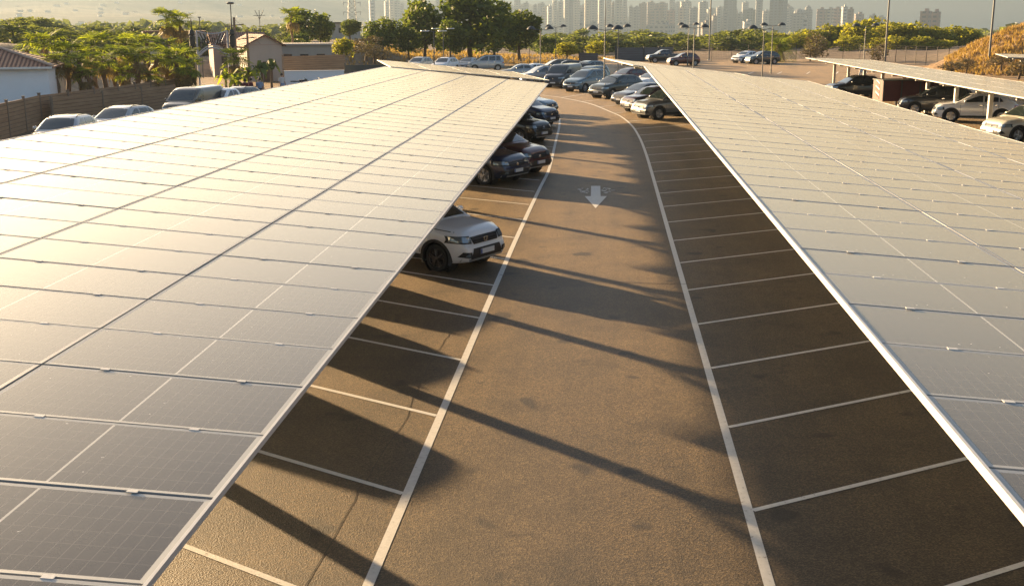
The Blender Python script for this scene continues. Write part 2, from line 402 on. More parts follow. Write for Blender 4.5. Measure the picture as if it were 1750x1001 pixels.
def ribbon(mb, pts, w, z=.004):
    vs = []; fs = []
    for i, p in enumerate(pts):
        a = pts[max(0, i-1)]; b = pts[min(len(pts)-1, i+1)]; d = Vector((b[0]-a[0], b[1]-a[1], 0)).normalized(); n = Vector((-d.y, d.x, 0))
        for s in (-1, 1): vs.append((p[0]+n.x*w/2*s, p[1]+n.y*w/2*s, z))
    for i in range(len(pts)-1): fs.append((2*i, 2*i+1, 2*i+3, 2*i+2))
    mb.add(vs, fs)
def smooth_path(P, n=6):
    out = []
    for i in range(len(P)-1):
        p0, p1, p2, p3 = P[max(0, i-1)], P[i], P[i+1], P[min(len(P)-1, i+2)]
        for k in range(n):
            t = k/n
            out.append(tuple(.5*(2*p1[j]+(p2[j]-p0[j])*t+(2*p0[j]-5*p1[j]+4*p2[j]-p3[j])*t*t+(3*p1[j]-p0[j]-3*p2[j]+p3[j])*t**3) for j in (0, 1)))
    return out+[P[-1]]
XL, YL0, AL = -2.355, 12.617, .5724
XR, YR0, AR = 1.71, 12.432, .6171
LL = smooth_path([(XL, -14), (XL, 0), (XL, 14), (XL, 28), (XL+.07, 38), (-2.22, 43), (-2.30, 48), (-2.45, 54.8), (-2.62, 62.8), (-2.9, 68.7), (-3.36, 73.3), (-4.6, 79), (-6.6, 83.5), (-10, 88)])
RL = smooth_path([(XR, -14), (XR, 0), (XR, 14), (XR, 28), (XR, 43), (1.69, 50), (1.6, 56.4), (1.36, 62.9), (.85, 68.8), (.08, 73.4), (-1.14, 79.7), (-2.72, 84.6), (-4.2, 88), (-7, 92), (-11, 95.5)])
mb = MB(); ribbon(mb, LL, .115); tag(mb.build('aisle_edge_line', M['paint_line']), kind='structure')
mb = MB(); ribbon(mb, RL, .115); tag(mb.build('aisle_edge_line', M['paint_line']), kind='structure')
for n in range(-7, 16):
    y = YL0+n*2.8
    mb = MB(); ribbon(mb, [(XL-.055, y+.03), (XL-4.9, y+4.9*AL)], .082, .0045); tag(mb.build('bay_line', M['paint_line']), kind='structure')
    y = YR0+n*2.8
    mb = MB(); ribbon(mb, [(XR+.055, y+.03), (XR+4.9, y+4.9*AR)], .082, .0045); tag(mb.build('bay_line', M['paint_line']), kind='structure')
# curve bays
for px, dx, dy in [((1.55, 57.5), 1, .75), ((1.4, 61.0), 1, .85), ((1.05, 65.5), 1, .95), ((.3, 71.5), 1, 1.15), ((-.6, 77), 1, 1.4), ((-1.9, 82), 1, 1.8), ((-3.5, 86.6), .9, 2.2)]:
    l = hypot(dx, dy); mb = MB(); ribbon(mb, [px, (px[0]+dx/l*5.2, px[1]+dy/l*5.2)], .10, .0045); tag(mb.build('bay_line', M['paint_line']), kind='structure')
for y in (59.0, 62.5, 66, 70):
    mb = MB(); ribbon(mb, [(-2.8, y), (-7.2, y+2.2)], .10, .0045); tag(mb.build('bay_line', M['paint_line']), kind='structure')
# far right part of the car park: faint bay lines
for k in range(9):
    mb = MB(); x = 12+k*3.1; ribbon(mb, [(x, 126), (x+1.2, 131)], .12, .0045); tag(mb.build('bay_line', M['paint_line']), kind='structure')
for k in range(8):
    mb = MB(); y = 58+k*5.2; ribbon(mb, [(24.5, y), (29.5, y+1.5)], .12, .0045); tag(mb.build('bay_line', M['paint_line']), kind='structure')
# arrow pointing to the camera, with the worn remains of an older one
mb = MB(); tip = gp(1018, 356); bl = gp(999, 335.5); br = gp(1037, 335.5); c = (bl+br)/2
mb.add([(tip.x, tip.y, .0048), (br.x, br.y, .0048), (bl.x, bl.y, .0048)], [(0, 1, 2)])
t1 = gp(1018, 318); mb.add([(c.x-.16, c.y, .0048), (c.x+.16, c.y, .0048), (t1.x+.16, t1.y, .0048), (t1.x-.16, t1.y, .0048)], [(0, 1, 2, 3)])
tag(mb.build('aisle_arrow', M['paint_line']), kind='structure')
mb = MB()
for k in range(90):
    a = R.random()*6.3; r = R.random()**.5; x = t1.x+cos(a)*.62*r; y = t1.y-1.1+sin(a)*.75*r; w = .02+R.random()*.05; h = .02+R.random()*.07
    if abs(x-t1.x) < .19+w: continue
    mb.add([(x-w, y-h, .0046), (x+w*.7, y-h*.8, .0046), (x+w, y+h, .0046), (x-w*.6, y+h*.7, .0046)], [(0, 1, 2, 3)])
tag(mb.build('worn_arrow_paint', M['paint_line']), kind='structure')
# asphalt crack / tar seam
M['tar'] = mat('tar_seam', (.02, .018, .016), .5)
def crack(P, w, z=.0042):
    q = smooth_path(P, 8); q = [(x+(R.random()-.5)*.07, y+(R.random()-.5)*.07) for x, y in q]
    mb = MB(); ribbon(mb, q, w, z); tag(mb.build('asphalt_crack', M['tar']), kind='structure')
crack([(-2.95, 9.5), (-2.98, 12), (-2.85, 15), (-2.92, 18), (-2.8, 20)], .011)
crack([(-2.4, 24.9), (0, 24.4), (2, 24.2), (4.2, 24.0)], .03)

# ------------------------------------------------------------------ solar canopies
M['clamp'] = mat('bright_clamp', (.62, .61, .58), .6)
def canopy(label, O, vi, vj, ni, nj, j0=0, seam=(.012, .0), group=None, col_i=2., col_every=4.7, col_phase=1.5, fascia_near=True, h0=0., max_parts=100, edge=(1, 1, 1, 1), braces=True):
    O, vi, vj = Vector(O), Vector(vi), Vector(vj)
    mid = O+vi*(ni/2)+vj*(nj/2)
    root = empty('solar_carport', (mid.x, mid.y, 0), 0, label, 'solar canopy', group)
    off = Vector((mid.x, mid.y, 0))
    nrm = vi.cross(vj); nrm = (nrm if nrm.z > 0 else -nrm).normalized()
    i1, j1 = vi.normalized(), vj.normalized(); Li, Lj = vi.length, vj.length
    fl = vi.cross(vj).z < 0
    def panel_mb(mb, base, full=True):
        g = .014; gi = .012
        a0, a1 = i1*gi, i1*(Li-gi); b0, b1 = j1*g, j1*(Lj-g); th = nrm*.035; fr = .036; up = nrm*.0015
        c = [base+a0+b0, base+a1+b0, base+a1+b1, base+a0+b1]
        ins = [base+a0+b0+(i1+j1)*fr, base+a1+b0+(-i1+j1)*fr, base+a1+b1-(i1+j1)*fr, base+a0+b1+(i1-j1)*fr]
        n0 = len(mb.v); vs = [p-th for p in c]+c+[p-up for p in ins]
        mb.v += [tuple(p) for p in vs]
        fs = [((8, 9, 10, 11), 0), ((4, 5, 9, 8), 1), ((5, 6, 10, 9), 1), ((6, 7, 11, 10), 1), ((7, 4, 8, 11), 1), ((0, 1, 5, 4), 1), ((1, 2, 6, 5), 1), ((2, 3, 7, 6), 1), ((3, 0, 4, 7), 1), ((3, 2, 1, 0), 2)]
        UV = {8: (0, 0), 9: (1, 0), 10: (1, 1), 11: (0, 1)}
        for f, m in fs:
            if fl: f = tuple(reversed(f))
            mb.f.append(tuple(n0+k for k in f)); mb.m.append(m); mb.uv += [UV.get(k, (0, 0)) for k in f]
        if full:
            for s in (.24, .76):               # clamps on the joint
                cc = base+i1*(Li*s)+nrm*.001
                vv = []
                for dz in (0, .005):
                    for x, y in ((-.035, -.022), (.035, -.022), (.035, .022), (-.035, .022)): vv.append(cc+i1*x+j1*y+nrm*dz)
                n0 = len(mb.v); mb.v += [tuple(p) for p in vv]
                for f in [(4, 5, 6, 7), (0, 1, 5, 4), (1, 2, 6, 5), (2, 3, 7, 6), (3, 0, 4, 7)]:
                    mb.f.append(tuple(n0+k for k in f)); mb.m.append(3); mb.uv += [(0, 0)]*4
    mats = [M['panel'], M['alu'], M['under'], M['clamp']]
    # which panels are individual parts: the nearest ones in front of the lens
    cells = [(i, j) for j in range(nj) for i in range(ni)]
    def seen(c):
        p = O+vi*(c[0]+.5)+vj*(c[1]+.5)
        q = Vector((p.x*cos(YAW)+p.y*sin(YAW), -p.x*sin(YAW)+p.y*cos(YAW)))
        if q.y < 2: return -1
        return 1/q.y if abs(q.x/q.y) < .50 and (CH-p.z)/q.y < .56 else 0
    cells.sort(key=lambda c: -seen(c))
    part = cells[:max_parts]; rest = cells[max_parts:]
    proto = None; pm = None
    for i, j in part:
        base = O+vi*i+vj*j-off
        if pm is None:
            mb = MB(); mb.uv = []; panel_mb(mb, Vector((0, 0, 0))); pm = mb.mesh('solar_panel', mats)
        o = bpy.data.objects.new('solar_panel', pm); COL.objects.link(o); o.parent = root; o.location = base+nrm*((R.random()-.5)*.006)
    if rest:
        mb = MB(); mb.uv = []
        for i, j in rest: panel_mb(mb, O+vi*i+vj*j-off)
        o = mb.build('panel_field', mats, root); o['kind'] = 'stuff'
    # rails under the panels, along the canopy
    mb = MB(); A, B = O-off, vj*nj
    def bar(p, q, w, h, m=0, drop=.04):
        d = (q-p).normalized(); s = d.cross(nrm).normalized()*(w/2); t = nrm*(-drop); b = nrm*(-drop-h)
        mb.hexa([p-s+b, p+s+b, q+s+b, q-s+b, p-s+t, p+s+t, q+s+t, q-s+t], m)
    for i in range(ni):
        for s in (.24, .76):
            p = A+vi*(i+s); bar(p+j1*.05, p+B-j1*.05, .05, .08)
    mb.build('purlins', M['galv'], root)
    # fascia strip along each long edge
    for k, (p, dr) in enumerate(((A-i1*.002, 1), (A+vi*ni+i1*.002, 1))):
        if not edge[k]: continue
        mb = MB(); bar(p, p+B, .022, .05, 0, -.006); mb.build('edge_trim', M['fascia'], root)
    for k, p in enumerate((A, A+B)):
        if not edge[2+k]: continue
        mb = MB(); q = p+vi*ni; s = -j1*.035 if k == 0 else j1*.035
        bar(p+s+i1*.001, q+s, .03, .045, 0, -.003); mb.build('edge_trim', M['galv'], root)
    # beams and columns
    y = col_phase
    total = Lj*nj
    while y < total:
        base = A+j1*y
        mb = MB(); bar(base+vi*.55, base+vi*(ni-.35), .14, .20, 0, .13); mb.build('cross_beam', M['fascia'], root)
        top = base+vi*col_i; zt = top.z-.34
        mb = MB(); mb.box((top.x, top.y, (zt+.0)/2), (.20, .24, zt)); mb.box((top.x, top.y, .015), (.42, .42, .03))
        mb.build('column', M['fascia'], root)
        for s in (-1, 1) if braces else ():
            mb = MB(); a = Vector((top.x, top.y, zt-.55)); b = top+vi*(.62*s)-nrm*.34
            mb.tube([a, b], .05, 6); mb.build('brace', M['fascia'], root)
        y += col_every
    return root
G = 'solar canopies over the parking bays'
p = -1.15
vi_L = (-2.1404, -.2327, .229); vj_L = Vector((-.0122, 1, -.0036))*1.15
O_L = Vector((-2.459, 5.414, 2.607))
canopy('long solar canopy on the left of the aisle, above the white hatchback', O_L-vj_L*7, vi_L, vj_L, 4, 55, group=G, col_i=2.1, col_every=5.4, col_phase=1.85)
vi_R = (2.1404, .1648, -.1988); vj_R = Vector((-.0008, 1, -.0014))*1.15
O_R = Vector((1.9275, 11.2832, 3.357))
canopy('long solar canopy on the right of the aisle, over empty shaded bays', O_R-vj_R*12, vi_R, vj_R, 4, 55, group=G, col_i=2.0, col_every=5.4, col_phase=3.2)
# second lengths beyond, turned with the curve
canopy('short solar canopy behind the far end of the left one', (-3.15, 62.0, 2.50), (-2.06, -.55, .205), Vector((-.255, .967, 0))*1.15, 4, 10, group=G, col_i=2., col_every=5., col_phase=1.2)
canopy('short solar canopy behind the far end of the right one', (1.35, 62.6, 3.28), (2.13, .20, -.25), Vector((-.13, .99, 0))*1.15, 4, 11, group=G, col_i=2., col_every=5.4, col_phase=1.5)
# slim canopy across the car park
canopy('slim solar canopy on white columns, standing apart on the far right', (17.75, 30., 2.32), (1.92, .1, -.07), Vector((0, 1, 0))*1.15, 3, 66, group=G, col_i=.95, col_every=5.9, col_phase=.9, braces=False)
canopy('tip of a farther solar canopy by the dirt mound', gp(1722, 98, 3.0), (1.9, -.1, -.05), (0.25, 1.1, 0), 3, 8, group=G, col_i=1.5, col_every=5, col_phase=1.5)
# ------------------------------------------------------------------ cars
def ip(x, tab):
    if x <= tab[0][0]: return tab[0][1]
    for (a, b), (c, d) in zip(tab, tab[1:]):
        if x <= c:
            t = (x-a)/(c-a); return b+(d-b)*t
    return tab[-1][1]
def sm(x, tab):                       # monotone smooth interpolation
    if x <= tab[0][0]: return tab[0][1]
    for (a, b), (c, d) in zip(tab, tab[1:]):
        if x <= c:
            t = (x-a)/(c-a); t = t*t*(3-2*t)*.5+t*.5; return b+(d-b)*t
    return tab[-1][1]
# s = distance from the nose; hood: body top height, roof: cabin height
SPEC = {
 'hatch': dict(L=4.07, W=1.76, wf=.82, wr=3.41, r=.325, zb=.24, hood=[(0, .76), (.10, .90), (.35, .985), (1.12, 1.06), (1.5, 1.07), (3.7, 1.08), (4.07, .96)],
      roof=[(1.08, 1.06), (1.78, 1.49), (2.2, 1.565), (3.3, 1.53), (3.62, 1.42), (4.0, 1.02)], ws=(1.16, 1.80), rg=(3.62, 3.97), side=[(1.60, 2.18, 2.44), (2.52, 2.55, 3.22), (3.30, 3.30, 3.55)], clad=1, rails=1),
 'suv': dict(L=4.42, W=1.86, wf=.88, wr=3.55, r=.355, zb=.26, hood=[(0, .74), (.10, .90), (.35, 1.0), (1.15, 1.10), (1.6, 1.12), (4.1, 1.14), (4.42, 1.0)],
      roof=[(1.1, 1.11), (1.85, 1.57), (2.3, 1.66), (3.6, 1.63), (3.95, 1.50), (4.34, 1.1)], ws=(1.2, 1.88), rg=(3.95, 4.30), side=[(1.66, 2.3, 2.56), (2.64, 2.66, 3.4), (3.48, 3.48, 3.85)], clad=1, rails=1),
 'suv_coupe': dict(L=4.38, W=1.82, wf=.88, wr=3.50, r=.35, zb=.24, hood=[(0, .72), (.10, .87), (.35, .97), (1.15, 1.06), (1.6, 1.08), (4.05, 1.12), (4.38, 1.0)],
      roof=[(1.1, 1.07), (1.85, 1.48), (2.3, 1.56), (3.2, 1.51), (3.8, 1.32), (4.25, 1.1)], ws=(1.2, 1.88), rg=(3.55, 4.1), side=[(1.66, 2.3, 2.5), (2.58, 2.6, 3.3), (3.36, 3.36, 3.55)], clad=1, rails=0),
 'sedan': dict(L=4.55, W=1.80, wf=.90, wr=3.58, r=.33, zb=.2, hood=[(0, .62), (.10, .74), (.4, .85), (1.35, .97), (1.8, .98), (3.6, 1.0), (4.2, 1.02), (4.55, .9)],
      roof=[(1.28, .98), (2.05, 1.36), (2.5, 1.44), (3.2, 1.41), (3.65, 1.26), (4.05, 1.0)], ws=(1.38, 2.08), rg=(3.5, 3.98), side=[(1.95, 2.45, 2.6), (2.68, 2.7, 3.4)], clad=0, rails=0),
 'mpv': dict(L=4.40, W=1.83, wf=.88, wr=3.62, r=.335, zb=.22, hood=[(0, .72), (.10, .88), (.35, .98), (1.0, 1.10), (1.4, 1.12), (4.15, 1.12), (4.40, .98)],
      roof=[(.95, 1.11), (1.75, 1.60), (2.2, 1.74), (3.9, 1.74), (4.15, 1.64), (4.36, 1.12)], ws=(1.06, 1.8), rg=(4.10, 4.33), side=[(1.55, 2.25, 2.5), (2.6, 2.62, 3.35), (3.43, 3.45, 4.0)], clad=0, rails=1),
 'pickup': dict(L=5.25, W=1.86, wf=.92, wr=4.05, r=.37, zb=.36, hood=[(0, .84), (.10, 1.0), (.35, 1.08), (1.2, 1.16), (1.6, 1.17), (3.2, 1.17), (3.3, 1.13), (5.1, 1.13), (5.25, 1.10)],
      roof=[(1.2, 1.16), (1.85, 1.62), (2.2, 1.74), (3.0, 1.72), (3.16, 1.60), (3.24, 1.16)], ws=(1.3, 1.92), rg=(3.14, 3.22), side=[(1.7, 2.15, 2.35), (2.43, 2.43, 2.98)], clad=1, rails=0),
 'van': dict(L=4.98, W=1.92, wf=.90, wr=4.0, r=.34, zb=.22, hood=[(0, .80), (.10, .98), (.3, 1.08), (.8, 1.2), (1.2, 1.22), (4.8, 1.22), (4.98, 1.12)],
      roof=[(.72, 1.2), (1.45, 1.80), (1.85, 1.93), (4.7, 1.94), (4.88, 1.86), (4.95, 1.2)], ws=(.84, 1.52), rg=(4.87, 4.94), side=[(1.25, 1.75, 2.05)], clad=0, rails=0),
}
FL = [(0, .90), (.06, .945), (.18, .975), (.42, 1.0), (.72, .99), (.88, .965), (.96, .93), (1., .875)]
def make_car(kind):
    S = SPEC[kind]; L, W = S['L'], S['W']/2; hood, roof = S['hood'], S['roof']; zb0 = S['zb']; out = []
    X = lambda s: L/2-s
    def wid(s):
        f = 1.; 
        if s < .75: f -= .20*(1-s/.75)**2.4
        if L-s < .6: f -= .11*(1-(L-s)/.6)**2.2
        return W*f
    def zbo(s):
        z = zb0
        if s < .35: z += .04*(1-s/.35)
        if L-s < .5: z += .12*(1-(L-s)/.5)
        return z
    st = [0, .03, .07, .13, .2]+[.2+.085*k for k in range(1, int((L-.4)/.085)+1)]
    st = [s for s in st if s < L-.16]+[L-.14, L-.08, L-.03, L]
    lv = [0, .06]+[.06+.94*k/11 for k in range(1, 12)]
    mb = MB(); K = len(lv)
    def ring(s):
        zt = sm(s, hood); zb = zbo(s); w = wid(s); pts = [(0, zb+.0)]
        for t in lv: pts.append((w*sm(t, FL), zb+(zt-zb)*t))
        pts += [(w*.62, zt+.022), (w*.3, zt+.03), (0, zt+.032)]
        sh = 0.
        P = []
        for y, z in pts:
            t = (z-zb)/(zt-zb)
            dx = 0
            if s < .7: dx = -.09*(1-s/.7)**1.5*abs(t-.42)**1.6*2.2
            if L-s < .6: dx = .10*(1-(L-s)/.6)*max(0, t-.55)
            P.append((X(s)+dx, y, z))
        return P
    rings = [ring(s) for s in st]; n = len(rings[0])
    vs = []
    for P in rings:
        vs += P; vs += [(x, -y, z) for x, y, z in P[1:-1]][::-1]
    m = 2*n-2
    wc = [(X(S['wf']), S['r']), (X(S['wr']), S['r'])]; ra = S['r']+.065
    sel = set(); fs = []
    def inside(p):
        return any(hypot(p[0]-cx, p[2]-cz) < ra for cx, cz in wc) and abs(p[1]) > .5*W
    for i in range(len(st)-1):
        for k in range(m):
            k2 = (k+1) % m; f = (i*m+k, i*m+k2, (i+1)*m+k2, (i+1)*m+k)
            c = [sum(vs[a][j] for a in f)/4 for j in range(3)]
            if inside(c): sel.update(f)
            else: fs.append(f)
    keep = set(a for f in fs for a in f)
    for a in sel & keep:
        x, y, z = vs[a]
        for cx, cz in wc:
            d = hypot(x-cx, z-cz)
            if d < ra*1.45 and z > zb0+.01 and d > 1e-6: vs[a] = (cx+(x-cx)*ra/d, y, cz+(z-cz)*ra/d); break
    for b0, fl in ((0, 1), ((len(st)-1)*m, 0)):      # end caps as rows across the car
        cap = [(0, 1, m-1)]+[(k, k+1, m-k-1, m-k) for k in range(1, n-2)]+[(n-2, n-1, n)]
        for f in cap:
            f = tuple(b0+a for a in f); fs.append(f if fl else f[::-1])
    mb.add(vs, fs)
    # cabin
    x0, x1 = roof[0][0], roof[-1][0]; nst = 26; cv = []; cf = []
    zr = max(z for _, z in roof)
    cs = [x0+(x1-x0)*k/nst for k in range(nst+1)]
    def cring(s):
        zt = ip(s, roof); zt = (zt+ip(s-.05, roof)+ip(s+.05, roof))/3
        zl = sm(s, hood)-.03; zt = max(zt, zl+.012); w = wid(s)
        wb = w*.94; t = (zt-zl)/(zr-zl); tap = .77 if kind != 'van' else .86; we = wb*(1-(1-tap)*t)
        return [(wb, zl), ((wb*.72+we*.28)+.012, zl+(zt-zl)*.3), ((wb*.38+we*.62)+.018, zl+(zt-zl)*.66), (we+.006, zt-.06*t), (we-.05, zt-.008*t), (we*.62, zt+.028*t), (we*.3, zt+.04*t), (0, zt+.042*t)]
    for s in cs:
        P = [(X(s), y, z) for y, z in cring(s)]; cv += P+[(x, -y, z) for x, y, z in P[:-1]][::-1]
    q = 15
    for i in range(nst):
        for k in range(q-1): cf.append((i*q+k, i*q+k+1, (i+1)*q+k+1, (i+1)*q+k))
    cf.append(tuple(range(q-1, -1, -1))); cf.append(tuple(nst*q+k for k in range(q)))
    mb.add(cv, cf)
    if kind == 'pickup':               # open bed
        pass
    bm = bmesh.new(); me = mb.mesh('body', M['trim']); bm.from_mesh(me); bmesh.ops.recalc_face_normals(bm, faces=bm.faces); bm.to_mesh(me); bm.free()
    me.polygons.foreach_set('use_smooth', [True]*len(me.polygons)); me.set_sharp_from_angle(angle=radians(42))
    out.append(('body', me, 'paint', None))
    bvh = BVHTree.FromPolygons([Vector(v) for v in mb.v], mb.f)
    def patch(name, corners, d, mk, nu=8, nv=4, off=.007, par=None, mirror=False, join=None):
        """corners: 4 points seen along direction d, cast on the shell"""
        d = Vector(d).normalized(); C = [Vector(c) for c in corners]; res = []
        for sgn in ((1, -1) if mirror else (1,)):
            b = MB() if join is None else join; vs = []
            for i in range(nu+1):
                for j in range(nv+1):
                    u, v = i/nu, j/nv
                    p = C[0]*(1-u)*(1-v)+C[1]*u*(1-v)+C[2]*u*v+C[3]*(1-u)*v
                    h = bvh.ray_cast(p-d*3, d)
                    if h[0] is None: h = (p, -d)
                    nn = h[1] if h[1].dot(d) < 0 else -h[1]
                    pp = h[0]+nn*off; vs.append((pp.x, pp.y*sgn, pp.z))
            fsx = [(i*(nv+1)+j, (i+1)*(nv+1)+j, (i+1)*(nv+1)+j+1, i*(nv+1)+j+1) for i in range(nu) for j in range(nv)]
            a = Vector(vs[fsx[0][1]])-Vector(vs[fsx[0][0]]); bb = Vector(vs[fsx[0][2]])-Vector(vs[fsx[0][0]])
            dd = Vector((d.x, d.y*sgn, d.z))
            if a.cross(bb).dot(dd) > 0: fsx = [tuple(reversed(f)) for f in fsx]
            b.add(vs, fsx)
            if join is None: out.append((name, b.mesh(name, M[mk], True), None, par))
    ws, rg = S['ws'], S['rg']; wM = W
    def cab(s):  # roof z, belt z, roof half width
        P = cring(s); return P
    # windscreen and rear glass
    def glassrow(s, f): P = cring(s); return P[4][0]*f, P[4][1]
    yb, zb_ = glassrow(ws[0], .93); yt, zt_ = glassrow(ws[1], .93)
    patch('windscreen', [(X(ws[0]), -yb, zb_), (X(ws[0]), yb, zb_), (X(ws[1]), yt, zt_), (X(ws[1]), -yt, zt_)], (-.25, 0, -1), 'glass_screen', 10, 6)
    yb, zb_ = glassrow(rg[1], .9); yt, zt_ = glassrow(rg[0], .93)
    patch('rear_window', [(X(rg[1])-.25, -yb, zb_+.04), (X(rg[1])-.25, yb, zb_+.04), (X(rg[0])-.05, yt, zt_-.03), (X(rg[0])-.05, -yt, zt_-.03)], (1, 0, -.25), 'glass', 8, 5)
    # side windows: (front bottom, front top, rear) along s
    for a, b, c in S['side']:
        zl = lambda s: sm(s, hood)+.035
        zh = lambda s: cring(s)[3][1]-.035
        bot_f = a-(.28 if a == S['side'][0][0] else 0)
        last = (a, b, c) == S['side'][-1] and len(S['side']) > 1
        cr = c-(.14 if last else 0)
        patch('side_window', [(X(bot_f), 0, zl(bot_f)), (X(c), 0, zl(c)), (X(cr), 0, zh(cr)), (X(b if b > a else a), 0, zh(max(a, b)))], (0, -1, 0), 'glass', 8, 4, mirror=True)
    # doors: shut lines
    j = MB(); ds = [S['side'][0][0]-.32, S['side'][0][2]+.03]
    if len(S['side']) > 1: ds.append(min(S['side'][1][2]+.02, S['wr']-.1))
    for s in ds:
        patch('x', [(X(s), 0, zb0+.18), (X(s+.014), 0, zb0+.18), (X(s+.014), 0, sm(s, hood)-.03), (X(s), 0, sm(s, hood)-.03)], (0, -1, 0), 'trim', 1, 8, .002, mirror=True, join=j)
    patch('x', [(X(.36), 0, sm(.36, hood)-.04), (X(.36+.7), 0, sm(1.0, hood)-.05), (X(1.06), 0, sm(1.0, hood)-.035), (X(.36), 0, sm(.36, hood)-.025)], (0, -1, 0), 'trim', 6, 1, .002, mirror=True, join=j)
    out.append(('shut_lines', j.mesh('shut_lines', M['trim']), None, None))
    j = MB()
    for s in ds[1:]:
        z = sm(s, hood)-.14; j.box((X(s-.13), W*.985, z), (.16, .035, .03)); j.box((X(s-.13), -W*.985, z), (.16, .035, .03))
    out.append(('door_handles', j.mesh('door_handles', M['chrome']), None, None))
    # front end
    zn = ip(.10, hood)
    hz0, hz1 = zn-.21, zn-.06
    if kind == 'hatch':
        gz0, gz1, gw = zn-.265, zn-.075, .46
    else: gz0, gz1, gw = zn-.28, zn-.09, .42
    hg = W*.80
    patch('grille', [(X(0), -gw, gz0+.03), (X(0), gw, gz0+.03), (X(0), gw+.06, gz1), (X(0), -gw-.06, gz1)], (-1, 0, 0), 'grille', 16, 4, .016)
    j = MB()
    for t in (.3, .62):
        z = gz0+(gz1-gz0)*t
        patch('x', [(X(0), -gw+.02, z), (X(0), gw-.02, z), (X(0), gw-.02, z+.014), (X(0), -gw+.02, z+.014)], (-1, 0, 0), 'chrome', 16, 1, .024, join=j)
    out.append(('grille_bars', j.mesh('grille_bars', M['rim_dark']), None, 'grille'))
    b = MB(); gy = 0; h = bvh.ray_cast(Vector((5, 0, (gz0+gz1)/2)), Vector((-1, 0, 0))); bx = h[0].x+.034
    zc = (gz0+gz1)/2
    if kind == 'hatch':               # outlined tapering shield
        for (y0, z0), (y1, z1) in (((-.065, .045), (.065, .045)), ((-.065, .045), (-.035, -.045)), ((.065, .045), (.035, -.045)), ((-.035, -.045), (.035, -.045))):
            b.tube([(bx, y0, zc+z0), (bx, y1, zc+z1)], .011, 6)
    else: b.lathe([(.001, .012), (.05, .010), (.055, 0)], (0, 0, 0), 12)
    if kind != 'hatch': b.v = [(bx+z, y, zc+x) for x, y, z in b.v]
    out.append(('badge', b.mesh('badge', M['chrome'], True), None, 'grille'))
    patch('headlight', [(X(.05), gw+.075, hz0+.02), (X(.05), W*.97, hz0+.05), (X(.05), W*.955, hz1+.015), (X(.05), gw+.08, hz1)], (-1, 0, 0), 'lens', 10, 4, .022, mirror=True)
    patch('headlight_bezel', [(X(.05), gw+.06, hz0-.005), (X(.05), W*.985, hz0+.025), (X(.05), W*.965, hz1+.03), (X(.05), gw+.06, hz1+.015)], (-1, 0, 0), 'grille', 10, 4, .014, mirror=True)
    # lower intake, fog pockets, plate, skid
    patch('lower_intake', [(X(0), -.60, zb0+.10), (X(0), .60, zb0+.10), (X(0), .50, gz0-.06), (X(0), -.50, gz0-.06)], (-1, 0, 0), 'trim', 16, 5, .016)
    patch('fog_lamp_pocket', [(X(.05), .56, zb0+.13), (X(.05), W*.90, zb0+.17), (X(.05), W*.86, zb0+.28), (X(.05), .58, zb0+.26)], (-1, 0, 0), 'trim', 8, 4, .018, mirror=True)
    patch('fog_lamp', [(X(.05), .62, zb0+.165), (X(.05), W*.82, zb0+.18), (X(.05), W*.80, zb0+.245), (X(.05), .63, zb0+.235)], (-1, 0, 0), 'lens', 5, 3, .026, par='fog_lamp_pocket', mirror=True)
    patch('lower_valance', [(X(0), -W*.85, zb0+.05), (X(0), W*.85, zb0+.05), (X(0), W*.85, zb0+.105), (X(0), -W*.85, zb0+.105)], (-1, 0, 0), 'galv' if S['clad'] else 'trim', 12, 1, .008)
    zp = zb0+.24; h = bvh.ray_cast(Vector((5, 0, zp)), Vector((-1, 0, 0))); b = MB(); b.box((h[0].x+.026, 0, zp), (.014, .52, .115)); out.append(('number_plate', b.mesh('number_plate', M['plate']), None, None))
    b = MB(); b.box((h[0].x+.0345, -.238, zp), (.003, .044, .110)); out.append(('plate_band', b.mesh('plate_band', M['blue']), None, 'number_plate'))
    b = MB(); b.box((X(L)-.02, 0, .72), (.014, .52, .115)); out.append(('number_plate', b.mesh('number_plate', M['plate']), None, None))
    # rear lamps
    zt = sm(L-.1, hood)
    patch('tail_light', [(X(L), W*.62, zt-.24), (X(L), W*.97, zt-.22), (X(L), W*.93, zt-.06), (X(L), W*.66, zt-.06)], (1, 0, 0), 'redlens', 5, 3, .012, mirror=True)
    patch('rear_bumper', [(X(L), -W*.85, zb0+.14), (X(L), W*.85, zb0+.14), (X(L), W*.85, zb0+.30), (X(L), -W*.85, zb0+.30)], (1, 0, 0), 'trim', 8, 2, .010)
    # sills and arch cladding
    j = MB()
    zc0 = zb0+.035; zc1 = zb0+(.15 if S['clad'] else .07)
    patch('x', [(X(S['wf']+ra+.02), 0, zc0), (X(S['wr']-ra-.02), 0, zc0), (X(S['wr']-ra-.02), 0, zc1), (X(S['wf']+ra+.02), 0, zc1)], (0, -1, 0), 'trim', 10, 2, .012, mirror=True, join=j)
    out.append(('sill', j.mesh('sill', M['trim'], True), None, None))
